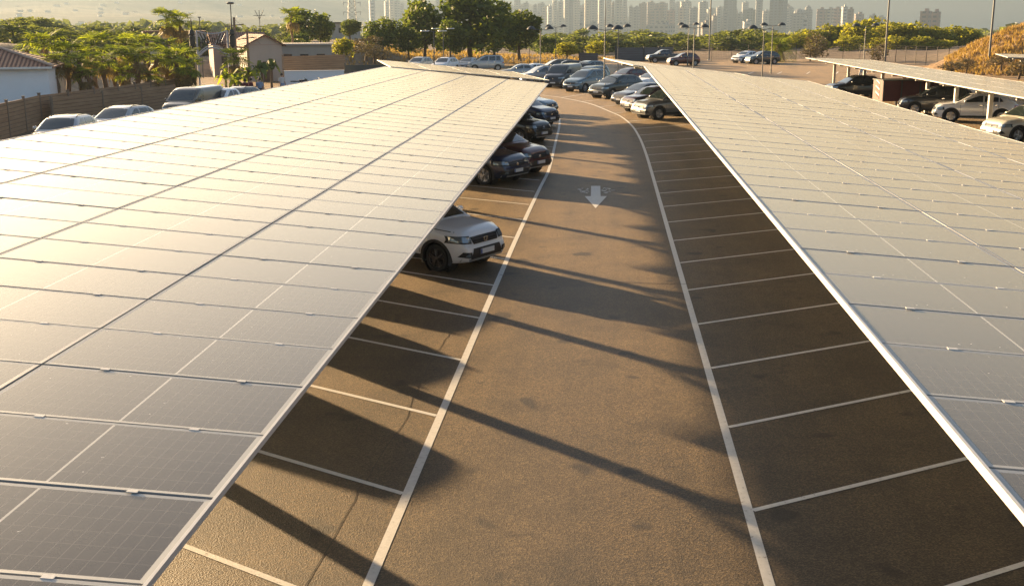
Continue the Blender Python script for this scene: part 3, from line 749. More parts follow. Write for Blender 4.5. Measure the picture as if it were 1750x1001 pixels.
    for cx, cz in wc:
        for sgn in (1, -1):
            b = MB(); vs = []; nA = 18; wdt = .055 if S['clad'] else .012
            for k in range(nA+1):
                a = -.32+(pi+.64)*k/nA
                for rr in (ra-.012, ra+wdt):
                    px, pz = cx+cos(a)*rr, cz+sin(a)*rr
                    h = bvh.ray_cast(Vector((px, 3, pz)), Vector((0, -1, 0)))
                    y = h[0].y if h[0] is not None and h[0].y > .5*W else None
                    vs.append([px, y, pz])
            ys = [v[1] for v in vs if v[1] is not None]; last = max(ys)
            for v in vs:
                if v[1] is None: v[1] = last*.985
            for v in vs: v[1] = (v[1]+.012)*sgn
            fsx = [(2*k, 2*k+1, 2*k+3, 2*k+2) for k in range(nA)]
            vs2 = [(v[0]+(0), v[1]-.12*sgn, v[2]) for v in vs[::2]]; n0 = len(vs)
            fsx += [(2*k, 2*k+2, n0+k+1, n0+k) for k in range(nA)]
            b.add(vs+vs2, fsx); out.append(('arch_trim', b.mesh('arch_trim', M['trim'], True), None, None))
    for cx, cz in wc:
        for sgn in (1, -1):
            b = MB(); b.lathe([(ra+.005, 0), (ra+.005, -.34), (0, -.34)], (0, 0, 0), 20, axis='Y')
            nn = 60
            b.v[-nn:] = [(x+cx, (y+W*.93)*sgn, z+cz) for x, y, z in b.v[-nn:]]
            out.append(('wheel_well', b.mesh('wheel_well', M['trim'], True), None, None))
    # mirrors, rails
    s0 = S['side'][0][0]-.1; zmir = sm(s0, hood)+.10
    for sgn in (1, -1):
        b = MB(); b.lathe([(.0, .11), (.06, .10), (.085, .05), (.09, 0), (.085, -.06), (.0, -.10)], (0, 0, 0), 10)
        b.v = [(x*.75+X(s0), (z+W*.94+.13)*sgn, y*.85+zmir) for x, y, z in b.v]; b.box((X(s0), (W*.94+.02)*sgn, zmir-.04), (.06, .12, .03))
        out.append(('wing_mirror', b.mesh('wing_mirror', M['trim'], True), 'paint', None))
    if S['rails']:
        for sgn in (1, -1):
            b = MB(); P = []
            for k in range(9):
                s = S['ws'][1]+.15+(S['rg'][0]-S['ws'][1]-.25)*k/8; c = cring(s); P.append((X(s), (c[4][0]-.03)*sgn, c[4][1]+(.045 if 0 < k < 8 else .0)))
            b.tube(P, .018, 6); out.append(('roof_rail', b.mesh('roof_rail', M['trim'], True), None, None))
    if kind == 'pickup':
        b = MB(); b.box((X(4.2), 0, 1.145), (1.75, W*1.5, .05)); out.append(('load_cover', b.mesh('load_cover', M['trim']), None, None))
    # wheels
    r = S['r']; tw = .21
    b = MB(); b.lathe([(r*.66, tw/2-.02), (r*.72, tw/2), (r*.94, tw/2-.01), (r, tw/2-.05), (r, -tw/2+.05), (r*.94, -tw/2+.01), (r*.66, -tw/2)], n=26, axis='Y'); ty = b.mesh('tyre', M['tyre'], True)
    b = MB(); b.lathe([(r*.68, tw/2-.012), (r*.64, tw/2-.02), (r*.62, tw/2-.07), (.0, tw/2-.09)], n=26, axis='Y')
    for k in range(5):
        a = 2*pi*k/5+.3
        for da in (-.17, .17):
            p0 = Vector((cos(a+da*.4)*.05, tw/2-.03, sin(a+da*.4)*.05)); p1 = Vector((cos(a+da)*r*.64, tw/2-.022, sin(a+da)*r*.64))
            b.tube([p0, p1], [.026, .02], 5)
    b.lathe([(.0, tw/2-.012), (.045, tw/2-.015), (.05, tw/2-.05)], n=12, axis='Y'); ri = b.mesh('rim', M['rim'], True)
    out.append(('__wheels__', (ty, ri, [(cx, r) for cx, _ in wc], W), None, None))
    return out
PROTO = {k: make_car(k) for k in SPEC}
def place_car(kind, paint, nose, head, label, cat='car', group='cars parked around the solar canopies', dark_rim=False, z=None, name='parked_car'):
    """nose: ground point under the front bumper; head: heading vector"""
    h = Vector((head[0], head[1], 0)).normalized(); L = SPEC[kind]['L']
    c = Vector((nose[0], nose[1], 0))-h*(L/2+.0); 
    zz = 0. if z is None else z
    root = empty(name, (c.x, c.y, zz), atan2(h.y, h.x), label, cat, group)
    made = {}
    for nm, me, flag, par in PROTO[kind]:
        if nm == '__wheels__':
            ty, ri, wc, W = me
            for cx, r in wc:
                for s in (1, -1):
                    wo = bpy.data.objects.new('wheel', None); COL.objects.link(wo); wo.parent = root; wo.location = (cx, s*(W-.135), r); wo.empty_display_size = .1
                    if s < 0: wo.rotation_euler = (0, 0, pi)
                    for q, mm in (('tyre', ty), ('rim', ri)):
                        o = bpy.data.objects.new(q, mm); COL.objects.link(o); o.parent = wo
                        if q == 'rim' and dark_rim: o.material_slots[0].link = 'OBJECT'; o.material_slots[0].material = M['rim_dark']
            continue
        o = bpy.data.objects.new(nm, me); COL.objects.link(o); o.parent = made.get(par, root); made[nm] = o
        if flag == 'paint': o.material_slots[0].link = 'OBJECT'; o.material_slots[0].material = M['car_'+paint]
    return root
hl = Vector((.868, -.497, 0))             # heading of cars in the left bays
def lane_car(kind, paint, n, label, back=.72, **k):
    # middle of the left bay between lines n and n+1, nose 'back' metres behind the aisle line
    p = Vector((XL, YL0+(n+.5)*2.8, 0))-hl*back
    place_car(kind, paint, p, hl, label, **k)
CG = 'cars in the bays left of the aisle'
lane_car('hatch', 'white', 4, 'white hatchback nosing out from under the left canopy, nearest car to the camera', .42, group=CG, dark_rim=True)
lane_car('suv', 'navy', 9, 'dark navy car half under the left canopy with many-spoked wheels', .85, group=CG)
lane_car('suv', 'maroon', 10, 'black and maroon car nosing over the aisle line behind the navy car', .10, group=CG)
place_car('hatch', 'black', (-2.95, 53.6), hl, 'black hatchback with a pale glint on its bonnet, on the left of the aisle', group=CG)
place_car('suv', 'navy', (-2.95, 61.7), hl, 'dark blue car on the left just before the aisle bends', group=CG)
place_car('sedan', 'lightblue', (-3.35, 70.5), (.9, -.43), 'light blue car, farthest on the left where the aisle bends', group=CG)
# second row, under the high side of the left canopy: seen by the shadows they throw
hs = Vector((-.868, .497, 0))
def back_car(kind, paint, x, y, label, hd=None):
    place_car(kind, paint, (x, y), hd or hs, label, group='cars hidden under the left canopy')
for kk, pc, X0, Y0, lb in (('suv', 'silver', -9.9, 23.6, 'silver car between the van and the grey hatchback in the back bays'), ('van', 'silver', -11.3, 20.7, 'silver van in the back bays under the left canopy'), ('hatch', 'grey', -9.3, 26.3, 'grey hatchback in the back bays, third from the silver van'),
        ('van', 'white', -9.2, 43.6, 'white van deep under the middle of the left canopy'), ('suv', 'black', -9.2, 46.6, 'black car next to the white van under the left canopy'),
        ('suv', 'dark', -9.2, 56.0, 'dark car in the back bays short of the end of the left canopy'), ('suv', 'brown', -9.2, 59.0, 'brown car in the back bays at the far end of the left canopy'), ('van', 'white', -9.2, 62.2, 'white van in the back bays at the far end of the left canopy'), ('mpv', 'silver', -9.4, 65.2, 'silver people carrier behind the far white van'),
        ('van', 'cream', -10.2, 72.0, 'cream van beyond the end of the back bays'), ('van', 'dark', -10.8, 75.6, 'dark van last in the back bays beyond the left canopy'), ('van', 'bluegrey', -9.8, 68.4, 'blue grey van at the end of the back bays')):
    back_car(kk, pc, X0+hs.x*SPEC[kk]['L']/2, Y0+hs.y*SPEC[kk]['L']/2, lb)
# right-hand row round the bend
CR = 'cars in the bays right of the bend'
def gcar(kind, paint, u, v, head, label, **k):
    p = gp(u, v); place_car(kind, paint, p, head, label, group=CR, **k)
gcar('suv', 'grey', 1090, 204, (-.84, -.54), 'grey sport utility car under the near left edge of the right canopy')
gcar('hatch', 'purple', 1071, 193, (-.80, -.60), 'dark purple car squeezed behind the grey sport utility car')
gcar('sedan', 'dark', 1056, 181, (-.74, -.67), 'dark car with a sunlit pale nose beside the dark green one')
gcar('suv', 'darkgreen', 1018, 169, (-.68, -.73), 'very dark green car with round headlamps on the bend')
gcar('mpv', 'bluegrey', 974, 158, (-.58, -.81), 'blue grey people carrier with its sunlit nose on the bend')
gcar('mpv', 'teal', 985, 150, (-.52, -.85), 'pale green people carrier just behind the blue grey one')
gcar('sedan', 'maroon', 1040, 146, (-.75, -.66), 'maroon car behind the dark green one')
gcar('sedan', 'white', 1078, 156, (-.78, -.62), 'white car behind the maroon and dark green ones')
gcar('van', 'dark', 944, 151, (-.35, -.94), 'dark grey car at the tip of the left canopy')
CF = 'cars parked in the far rows'
def fcar(kind, paint, u, v, D, head, label, **k):
    p = pt(u, v, D); place_car(kind, paint, (p.x, p.y), head, label, group=CF, z=zg(p.x, p.y), **k)
# far cars behind the left canopy (roofs) and the bend
def rcar(kind, paint, u, vroof, hgt, head, label, **k):      # centre of the roof seen at (u, vroof)
    p = gp(u, vroof, hgt); h = Vector((head[0], head[1], 0)).normalized(); n = Vector((p.x, p.y, 0))+h*SPEC[kind]['L']*.5
    k.setdefault('group', CF); place_car(kind, paint, n, head, label, **k)
rcar('suv', 'dark', 982, 109, 1.66, (-.9, -.4), 'dark car with a black roof behind the people carriers')
rcar('sedan', 'black', 955, 112, 1.44, (-.9, -.35), 'low black car left of the dark one behind the people carriers')
rcar('suv', 'teal', 1003, 104.5, 1.66, (-.7, -.7), 'grey green car with a raised tail, rearmost beyond the bend')
rcar('suv', 'dark', 966, 104, 1.66, (-.95, -.3), 'dark brownish car in the rear row left of the grey green one')
rcar('mpv', 'brown', 950, 102.3, 1.74, (-.95, -.3), 'brownish car, leftmost of the rear row beyond the bend')
rcar('sedan', 'white', 908, 109, 1.44, (-.95, -.3), 'white car with a dark rear window left of the twin lamp post')
rcar('sedan', 'silver', 886, 110, 1.44, (-.95, -.3), 'silver car half hidden beside the white one left of the lamp')
rcar('suv', 'silver', 925, 114, 1.62, (-.9, -.4), 'silver car just behind the tip of the left canopy')
rcar('mpv', 'silver', 829, 95, 1.74, (-.98, -.2), 'silver people carrier beside the orange bank below the pines')
rcar('sedan', 'silver', 800, 98, 1.50, (-.3, -.95), 'silver car left of the people carrier below the pines')
rcar('suv', 'white', 760, 99.2, 1.62, (-.3, -.95), 'white car roof below the big pine, right of the ring lamp')
rcar('suv', 'cream', 716, 98.5, 1.62, (-.3, -.95), 'cream car roof below the pines, left of the ring lamp')
# across the car park
def acar(kind, paint, u, v, head, label, **k):               # middle of the near side on the ground at (u, v)
    p = gp(u, v); h = Vector((head[0], head[1], 0)).normalized(); n = Vector((p.x, p.y, 0))+h*SPEC[kind]['L']*.5+Vector((0, .9, 0))
    k.setdefault('group', CF); place_car(kind, paint, n, head, label, **k)
acar('suv_coupe', 'navy', 1097, 103.5, (-.96, -.28), 'black sport utility car by the grey fence beyond the right canopy')
acar('pickup', 'black', 1137, 107.5, (-.97, -.25), 'black pickup truck beyond the right canopy, next to the black car')
acar('hatch', 'darkred', 1168, 112.5, (-.97, -.25), 'red car roof just above the edge of the right canopy')
acar('suv_coupe', 'white', 1276, 108, (-.75, -.66), 'white sport utility car by the wire fence')
acar('suv', 'darkgreen', 1304, 110, (-.94, -.33), 'dark grey green off-roader beside the white one by the fence')
# under the slim canopy
CS = 'cars under the slim canopy on the far right'
acar('hatch', 'black', 1462, 168, (-.98, -.2), 'black hatchback, leftmost car under the slim canopy', group=CS)
acar('suv_coupe', 'white', 1672, 210, (-.98, .18), 'white coupe-like car between two columns of the slim canopy', group=CS)
acar('suv', 'cream', 1772, 243, (-.95, -.3), 'cream car with a round wheel arch at the right edge of the view', group=CS)
acar('suv', 'dark', 1606, 197, (-.98, .15), 'dark car with a glinting bonnet in front of the white coupe-like one', group=CS)
# left side, beyond the left canopy
CL = 'vehicles along the brown fence'
def lcar(kind, paint, u, vroof, hgt, head, label, **k): rcar(kind, paint, u, vroof, hgt, head, label, group=CL, **k)
lcar('suv', 'silver', 108, 199.5, 1.64, (.10, -1), 'silver car with a wide windscreen, nearest to the brown fence')
lcar('suv', 'silver', 205, 182.5, 1.66, (-.12, -1), 'silver sport utility car behind the nearest silver one')
lcar('van', 'brown', 330, 149, 1.95, (-.12, -1), 'brown grey van parked by the brown fence', cat='van', name='parked_van')
lcar('pickup', 'white', 382, 151, 1.74, (-.20, -.98), 'white pickup behind the brown grey van', cat='pickup', name='parked_pickup')
lcar('hatch', 'dark', 405, 151, 1.50, (-.20, -.98), 'small dark car behind the white pickup')

# red box trailer under the slim canopy
p = gp(1545, 185); root = empty('box_trailer', (p.x, p.y, 0), .1, 'dark red box trailer with red and white striped tail under the slim canopy', 'trailer')
M['trailer_red'] = mat('trailer_red_panel', (.10, .012, .012), .5, var=.2, vscale=3); M['stripe_w'] = mat('white_reflector', (.7, .68, .66), .4); M['stripe_r'] = mat('red_reflector', (.55, .05, .05), .4)
mb = MB(); mb.box((0, 0, 1.15), (3.6, 1.9, 1.3)); mb.build('box', M['trailer_red'], root)
mb = MB(); mb.box((0, 0, 1.83), (3.7, 2.0, .06)); mb.build('lid', M['steel_dark'], root)
for k, x in enumerate((-1.75, -.6, .6, 1.75)):
    mb = MB(); mb.box((x, -.965, 1.15), (.08, .04, 1.3)); mb.build('corner_rib', M['steel_dark'], root)
for k in range(6):
    mb = MB(); z = .62+k*.19; mb.hexa([(-1.83, -.35, z), (-1.81, -.35, z), (-1.81, .35, z+.2), (-1.83, .35, z+.2), (-1.83, -.35, z+.09), (-1.81, -.35, z+.09), (-1.81, .35, z+.29), (-1.83, .35, z+.29)])
    mb.build('reflector_stripe', M['stripe_r' if k % 2 == 0 else 'stripe_w'], root)
for s in (-1, 1):
    mb = MB(); mb.lathe([(.2, .08), (.31, .08), (.31, -.08), (.2, -.08)], (0, 0, 0), 18, axis='Y'); mb.v = [(x, y+s*.9, z+.31) for x, y, z in mb.v]; mb.build('wheel', M['tyre'], root, True)
mb = MB(); mb.tube([(1.8, -.5, .5), (2.9, 0, .45)], .04); mb.tube([(1.8, .5, .5), (2.9, 0, .45)], .04); mb.tube([(2.9, 0, .45), (2.9, 0, .0)], .03); mb.build('drawbar', M['steel_dark'], root)

# ------------------------------------------------------------------ lamps and poles
def twin_lamp(u, v, D, hh, label, ring=False, n=2, mount='dark'):
    p = pt(u, v, D); z0 = zg(p.x, p.y); H = p.z-z0
    root = empty('twin_lamp_post', (p.x, p.y, z0), -YAW+R.uniform(-.3, .3), label, 'street lamp', 'twin lamps of the car park')
    mb = MB(); mb.tube([(0, 0, 0), (0, 0, .5), (0, 0, .5), (0, 0, H-.05)], [.09, .085, .06, .04], 8); mb.build('pole', M['pole'], root, True)
    mb = MB(); mb.tube([(-.85, 0, H-.12), (-.45, 0, H-.02), (0, 0, H-.1), (.45, 0, H-.02), (.85, 0, H-.12)], .028, 6); mb.build('bracket', M['pole'], root, True)
    for s in ((-1, 1) if n == 2 else (-1,)):
        x = .95*s
        if ring:
            mb = MB(); mb.lathe([(.30, 0), (.42, .05), (.44, 0), (.42, -.05), (.30, 0)], (x, 0, H-.02), 16); mb.build('ring_shade', M['lamp_white'], root, True)
        else:
            mb = MB(); mb.lathe([(.03, .30), (.18, .26), (.36, .12), (.44, -.02), (.43, -.03)], (x, 0, H), 16); d = mb.build('dome_shade', M['steel_dark'], root, True)
            mb = MB(); mb.lathe([(.40, -.02), (.30, .02), (.05, .05)], (x, 0, H), 16); mb.build('lamp_glass', M['lamp_white'], d, True)
twin_lamp(923.5, 50, 118, 0, 'dark twin dome lamp left of the orange bank, nearer of the left pair')
twin_lamp(950, 46, 150, 0, 'dark twin dome lamp behind the left pair, next to the yellowish bush')
twin_lamp(1034, 50, 88, 0, 'largest dark twin dome lamp, at the tip of the right canopy')
twin_lamp(1057, 46, 122, 0, 'smaller dark twin dome lamp right of the largest one')
twin_lamp(1187, 47, 110, 0, 'dark twin dome lamp beyond the black pickup')
twin_lamp(1177, 42.5, 150, 0, 'dark twin dome lamp hidden just behind the one beyond the pickup')
twin_lamp(1306, 49, 98, 0, 'dark dome lamp beside the white sport utility car', n=1)
twin_lamp(1321, 43.5, 128, 0, 'dark twin dome lamp behind the single dome lamp')
twin_lamp(1480, 44.5, 125, 0, 'dark twin dome lamp in front of the yellow green trees')
twin_lamp(741, 53, 112, 0, 'pale twin ring lamp in front of the big pines', ring=True)
twin_lamp(757, 49, 135, 0, 'pale ring lamp half hidden against the big pine', ring=True)
def tall_pole(u, vb, D, label, r=.09, vt=-60):
    b = gp(u, vb); z0 = 0.; D = hypot(b.x, b.y); t = CH+(60-vt)/F*D*1.02
    root = empty('floodlight_mast', (b.x, b.y, 0), 0, label, 'mast', 'tall masts standing around the car park')
    mb = MB(); mb.tube([(0, 0, 0), (0, 0, t*.5), (0, 0, t)], [r, r*.85, r*.6], 10); mb.build('mast', M['pole'], root, True)
    mb = MB(); mb.box((0, 0, .04), (.5, .5, .08)); mb.build('base_plate', M['galv'], root)
    mb = MB(); mb.box((0, 0, t), (1.6, .12, .12)); mb.box((-.5, -.15, t-.05), (.5, .2, .35)); mb.box((.5, -.15, t-.05), (.5, .2, .35)); mb.build('floodlights', M['steel_dark'], root)
tall_pole(1211.5, 103, 0, 'tall thin mast right of the black pickup', .10)
tall_pole(1512, 110, 0, 'tall mast behind the middle of the slim canopy', .13)
tall_pole(1688, 126, 0, 'tall mast in front of the orange dirt mound', .12)
tall_pole(1033, 130, 0, 'tall thin mast rising behind the largest twin lamp', .05)

# ------------------------------------------------------------------ fences
def board_fence(name, P, H, label, mt, post, every=2.6, ph=.12, z0=0., pw=.12, cat='fence'):
    P = [Vector((p[0], p[1], 0)) for p in P]; o0 = P[0]
    root = empty(name, (o0.x, o0.y, 0), 0, label, cat)
    for a, b in zip(P, P[1:]):
        L = (b-a).length; n = max(1, round(L/every)); d = (b-a)/n; ang = atan2(d.y, d.x)
        for k in range(n):
            c = a+d*(k+.5)-o0; zz = zg(c.x+o0.x, c.y+o0.y)
            mb = MB(); mb.box((c.x, c.y, zz+z0+H/2), (d.length-pw*.98, .05, H), rz=ang); mb.build('board_panel', mt, root)
            c = a+d*k-o0; mb = MB(); mb.box((c.x, c.y, zz+z0+(H+ph)/2), (pw, pw, H+ph), rz=ang); mb.box((c.x, c.y, zz+z0+H+ph+.01), (pw*1.3, pw*1.3, .03), rz=ang); mb.build('post', post, root)
    return root
board_fence('board_fence', [gp(-150, 285), gp(17, 235), gp(72, 218), gp(205, 196), gp(330, 172)], 1.75, 'brown boarded fence with posts behind the silver cars', M['fence_wood'], M['post_wood'], 2.7)
a, b, c = pt(88, 178, 68), pt(175, 170, 72), pt(300, 158, 80)
board_fence('board_fence', [a, b, c], 1.6, 'darker brown fence right of the white house, below the palms', M['fence_wood'], M['post_wood'], 4.2)
a, b = pt(484, 118, 108), pt(590, 114, 112)
board_fence('board_fence', [a, b], 2.1, 'brown boarded fence beside the gabled house', M['fence_wood'], M['post_wood'], 5., z0=.5)
a, b = pt(592, 120, 104), pt(600, 120, 95)
board_fence('board_fence', [pt(590, 122, 104), pt(682, 116, 104)], 1.9, 'dark boarded barrier behind the far corner of the left canopy', M['steel_dark'], M['steel_dark'], 4)
board_fence('board_fence', [gp(1052, 104.5), gp(1100, 104.5), gp(1150, 103)], 1.9, 'grey blue boarded fence behind the black car', M['fence_grey'], M['steel_dark'], 3.1, pw=.2)
board_fence('board_fence', [gp(990, 105.5), gp(1022, 106)], 1.2, 'low grey barrier left of the grey blue fence', M['fence_grey'], M['steel_dark'], 3.1)
def wire_fence(P, H, label, every=3.2):
    o0 = P[0]; root = empty('wire_fence', (o0.x, o0.y, 0), 0, label, 'fence'); wr = MB()
    for a, b in zip(P, P[1:]):
        L = (b-a).length; n = max(1, round(L/every)); d = (b-a)/n
        for k in range(n+1):
            c = a+d*k-o0; zz = zg(c.x+o0.x, c.y+o0.y)
            mb = MB(); mb.tube([(c.x, c.y, zz-.2), (c.x, c.y, zz+H)], .045, 6); mb.build('post', M['post_grey'], root)
            if k < n:
                e = c+d; z2 = zg(e.x+o0.x, e.y+o0.y)
                for q in range(9):
                    h = .1+q*(H-.12)/8; wr.tube([(c.x, c.y, zz+h), (e.x, e.y, z2+h)], .008, 3, cap=False)
                for q in range(1, 12):
                    m_ = c+d*(q/12); zm = zz+(z2-zz)*q/12; wr.tube([(m_.x, m_.y, zm+.1), (m_.x, m_.y, zm+H)], .006, 3, cap=False)
    wr.build('wire_mesh', M['post_grey'], root)
wire_fence([gp(1150, 103.5), gp(1250, 105.0), gp(1360, 102.5), gp(1440, 103.), gp(1530, 107), gp(1620, 114), gp(1700, 121), gp(1790, 131)], 2.3, 'wire mesh fence on thin posts along the far side of the car park')
wire_fence([pt(850, 103, 152), pt(905, 102, 158)], 2.2, 'short wire fence with pale posts under the pines')
M_save = M['post_grey']

# ------------------------------------------------------------------ people
def person(x, y, z, head, label, shirt, trousers, hgt=1.72, walk=.15, skirt=False):
    root = empty('person', (x, y, z), head, label, 'person', 'people out in the car park')
    k = hgt/1.72
    J = {'pel': (0, 0, .95), 'ch': (0, 0, 1.28), 'nk': (0, 0, 1.47), 'hd': (0.01, 0, 1.56), 'ht': (.015, 0, 1.68),
         'lh': (0, .09, .92), 'lk': (walk*.8, .10, .50), 'la': (walk*.6, .10, .08), 'lt': (walk*.6+.17, .11, .03),
         'rh': (0, -.09, .92), 'rk': (-walk*.2, -.10, .50), 'ra': (-walk*1.2, -.10, .10), 'rt': (-walk*1.2+.16, -.11, .03),
         'ls': (0, .19, 1.42), 'le': (-.05, .25, 1.14), 'lw': (.06, .26, .90), 'lp': (.10, .26, .80),
         'rs': (0, -.19, 1.42), 're': (-.02, -.25, 1.14), 'rw': (.10, -.25, .91), 'rp': (.14, -.25, .81)}
    rad = dict(pel=.135, ch=.15, nk=.06, hd=.085, ht=.095, lh=.095, lk=.065, la=.042, lt=.035, rh=.095, rk=.065, ra=.042, rt=.035, ls=.065, le=.045, lw=.032, lp=.03, rs=.065, re=.045, rw=.032, rp=.03)
    E_ = [('pel', 'ch'), ('ch', 'nk'), ('nk', 'hd'), ('hd', 'ht'), ('pel', 'lh'), ('lh', 'lk'), ('lk', 'la'), ('la', 'lt'), ('pel', 'rh'), ('rh', 'rk'), ('rk', 'ra'), ('ra', 'rt'), ('ch', 'ls'), ('ls', 'le'), ('le', 'lw'), ('lw', 'lp'), ('ch', 'rs'), ('rs', 're'), ('re', 'rw'), ('rw', 'rp')]
    ks = list(J); me = bpy.data.meshes.new('body'); me.from_pydata([Vector(J[a])*k for a in ks], [(ks.index(a), ks.index(b)) for a, b in E_], [])
    me.materials.append(M['skin']); o = bpy.data.objects.new('body', me); COL.objects.link(o); o.parent = root
    md = o.modifiers.new('Skin', 'SKIN'); o.modifiers.new('S', 'SUBSURF').levels = 1; o.modifiers['S'].render_levels = 1
    for i, a in enumerate(ks): me.skin_vertices[0].data[i].radius = (rad[a]*k,)*2
    me.skin_vertices[0].data[0].use_root = True
    mb = MB(); mb.lathe([(.165, 0), (.175, .2), (.20, .42), (.19, .50), (.08, .54)], (0, 0, .92), 12); mb.v = [(a*.72*k, b*1.08*k, c*k) for a, b, c in mb.v]
    for s, q in ((1, 'l'), (-1, 'r')): mb.tube([Vector(J[q+'s'])*k, Vector(J[q+'e'])*k], [.085*k, .062*k], 8)
    mb.build('shirt', M[shirt], root, True)
    mb = MB()
    if skirt: mb.lathe([(.17, .98), (.24, .6), (.26, .5)], (0, 0, 0), 12)
    else:
        for q in 'lr': mb.tube([Vector(J[q+'h'])*k+Vector((0, 0, .06)), Vector(J[q+'k'])*k, Vector(J[q+'a'])*k+Vector((0, 0, .03))], [.115*k, .085*k, .07*k], 8)
        mb.lathe([(.17, .80), (.175, .9), (.165, 1.0)], (0, 0, 0), 12)
    mb.build('skirt' if skirt else 'trousers', M[trousers], root, True)
    mb = MB(); mb.lathe([(0, .13), (.06, .115), (.10, .05), (.105, -.02), (.09, -.07)], (-.012*k, 0, 1.635*k), 12); mb.build('hair', M['hair'], root, True)
    return root
M['cloth_white'] = mat('white_cotton', (.6, .6, .6), .9); M['cloth_dark'] = mat('dark_cloth', (.03, .03, .04), .9)
M['cloth_red'] = mat('dark_red_cloth', (.16, .03, .04), .9); M['cloth_blue'] = mat('pale_blue_cloth', (.25, .33, .48), .9)
p = gp(1471, 138); person(p.x, p.y, 0, 2.0, 'person in white seen under the slim canopy beside a column', 'cloth_white', 'cloth_white')
for u, v, D, sh, tr, lb in ((419, 155, 84, 'cloth_red', 'cloth_dark', 'person in dark red standing just beyond the left canopy'),
                            (429, 154, 85, 'cloth_red', 'cloth_red', 'person in red clothes right beside the one in dark red'),
                            (444, 152, 85, 'cloth_blue', 'cloth_dark', 'person in a pale blue top by the leafy plants'),
                            (482, 140, 92, 'cloth_white', 'cloth_blue', 'person in white in front of the gabled house')):
    p = pt(u, v, D); person(p.x, p.y, 0, R.uniform(0, 6), lb, sh, tr)
# motorcycles by the pale wall
def motorbike(x, y, rz, paint, label):
    root = empty('motorcycle', (x, y, 0), rz, label, 'motorcycle', 'motorcycles by the pale wall')
    for cx in (-.68, .68):
        mb = MB(); mb.lathe([(.22, .05), (.30, .05), (.31, 0), (.30, -.05), (.22, -.05)], (0, 0, 0), 16, axis='Y'); mb.v = [(a+cx, b, c+.31) for a, b, c in mb.v]; mb.build('wheel', M['tyre'], root, True)
    mb = MB(); mb.tube([(-.6, 0, .35), (-.1, 0, .45), (.2, 0, .75), (.45, 0, .95)], .05); mb.tube([(.68, .07, .31), (.45, .06, 1.0)], .03); mb.tube([(.68, -.07, .31), (.45, -.06, 1.0)], .03); mb.box((-.05, 0, .42), (.42, .26, .3)); mb.build('frame', M['steel_dark'], root, True)
    mb = MB(); mb.lathe([(0, .14), (.12, .1), (.16, 0), (.1, -.1)], (0, 0, 0), 10); mb.v = [(a*1.7+.15, b, c+.85) for a, b, c in mb.v]; mb.build('tank', M[paint], root, True)
    mb = MB(); mb.box((-.42, 0, .82), (.75, .24, .1)); mb.build('seat', M['trim'], root)
    mb = MB(); mb.tube([(.38, -.36, 1.08), (.46, 0, 1.02), (.38, .36, 1.08)], .02); mb.box((.55, 0, .9), (.12, .2, .2)); mb.build('handlebar', M['steel_dark'], root)
for k, (u, v, D, pc, lb) in enumerate(((512, 128, 98, 'car_black', 'black motorcycle, leftmost by the pale wall'), (537, 129, 98, 'car_dark', 'dark motorcycle second from the left by the pale wall'),
        (549, 129, 98, 'car_purple', 'motorcycle with a purple tank by the pale wall'), (561, 128, 98, 'car_black', 'black motorcycle right of the purple one'), (572, 128, 98, 'car_navy', 'dark blue motorcycle, rightmost by the pale wall'))):
    p = pt(u, v, D); motorbike(p.x, p.y, .3+k*.12, pc, lb)
a, b = pt(486, 131, 102), pt(588, 128, 102); d = Vector((b.x-a.x, b.y-a.y, 0)); mb = MB(); mb.box((d.length/2, 0, .75), (d.length, .2, 1.5)); mb.box((d.length/2, 0, 1.52), (d.length+.1, .3, .05))
o = mb.build('low_wall', M['wall_white']); o.location = (a.x, a.y, 0); o.rotation_euler = (0, 0, atan2(d.y, d.x)); tag(o, 'low pale wall behind the row of motorcycles', 'wall')
# sign post and cable reels
# ------------------------------------------------------------------ vegetation
def leafcloud(rng, lobes, n, size, flat=.0, shell=.5):
    """n leaf clumps spread through ellipsoid lobes (cx,cy,cz,rx,ry,rz)"""
    mb = MB(); wts = [l[3]*l[4]*l[5] for l in lobes]; tot = sum(wts)
    for _ in range(n):
        q = rng.random()*tot
        for l, w in zip(lobes, wts):
            q -= w
            if q <= 0: break
        while True:
            p = Vector((rng.uniform(-1, 1), rng.uniform(-1, 1), rng.uniform(-1, 1)))
            if .05 < p.length <= 1: break
        r = shell+(1-shell)*rng.random()**.6
        p = p.normalized()*r*rng.uniform(.86, 1.08)
        c = Vector((l[0]+p.x*l[3], l[1]+p.y*l[4], l[2]+p.z*l[5]))
        s = size*rng.uniform(.5, 1.3)
        a = Vector((rng.gauss(0, 1), rng.gauss(0, 1), rng.gauss(0, 1)*(1-flat))).normalized()
        b = a.cross(Vector((rng.gauss(0, 1), rng.gauss(0, 1), rng.gauss(0, 1)))).normalized()
        mb.add([c-a*s-b*s*.3, c-a*s*.1-b*s*.55, c+a*s, c+b*s*.5], [(0, 1, 2, 3)])
    return mb
def lobes_round(rng, H, W, n=9, base=.25):
    L = [(0, 0, H*(base+(1-base)*.5), W*.36, W*.36, H*(1-base)*.42)]
    for k in range(n):
        a = rng.random()*6.28; r = W*rng.uniform(.18, .34); z = H*(base+(1-base)*rng.uniform(.12, .86)); s = W*rng.uniform(.13, .24)
        f = 1-.5*max(0, (z/H-.6)/.4)
        L.append((cos(a)*r*f, sin(a)*r*f, z, s, s, s*rng.uniform(.6, 1.)))
    return L
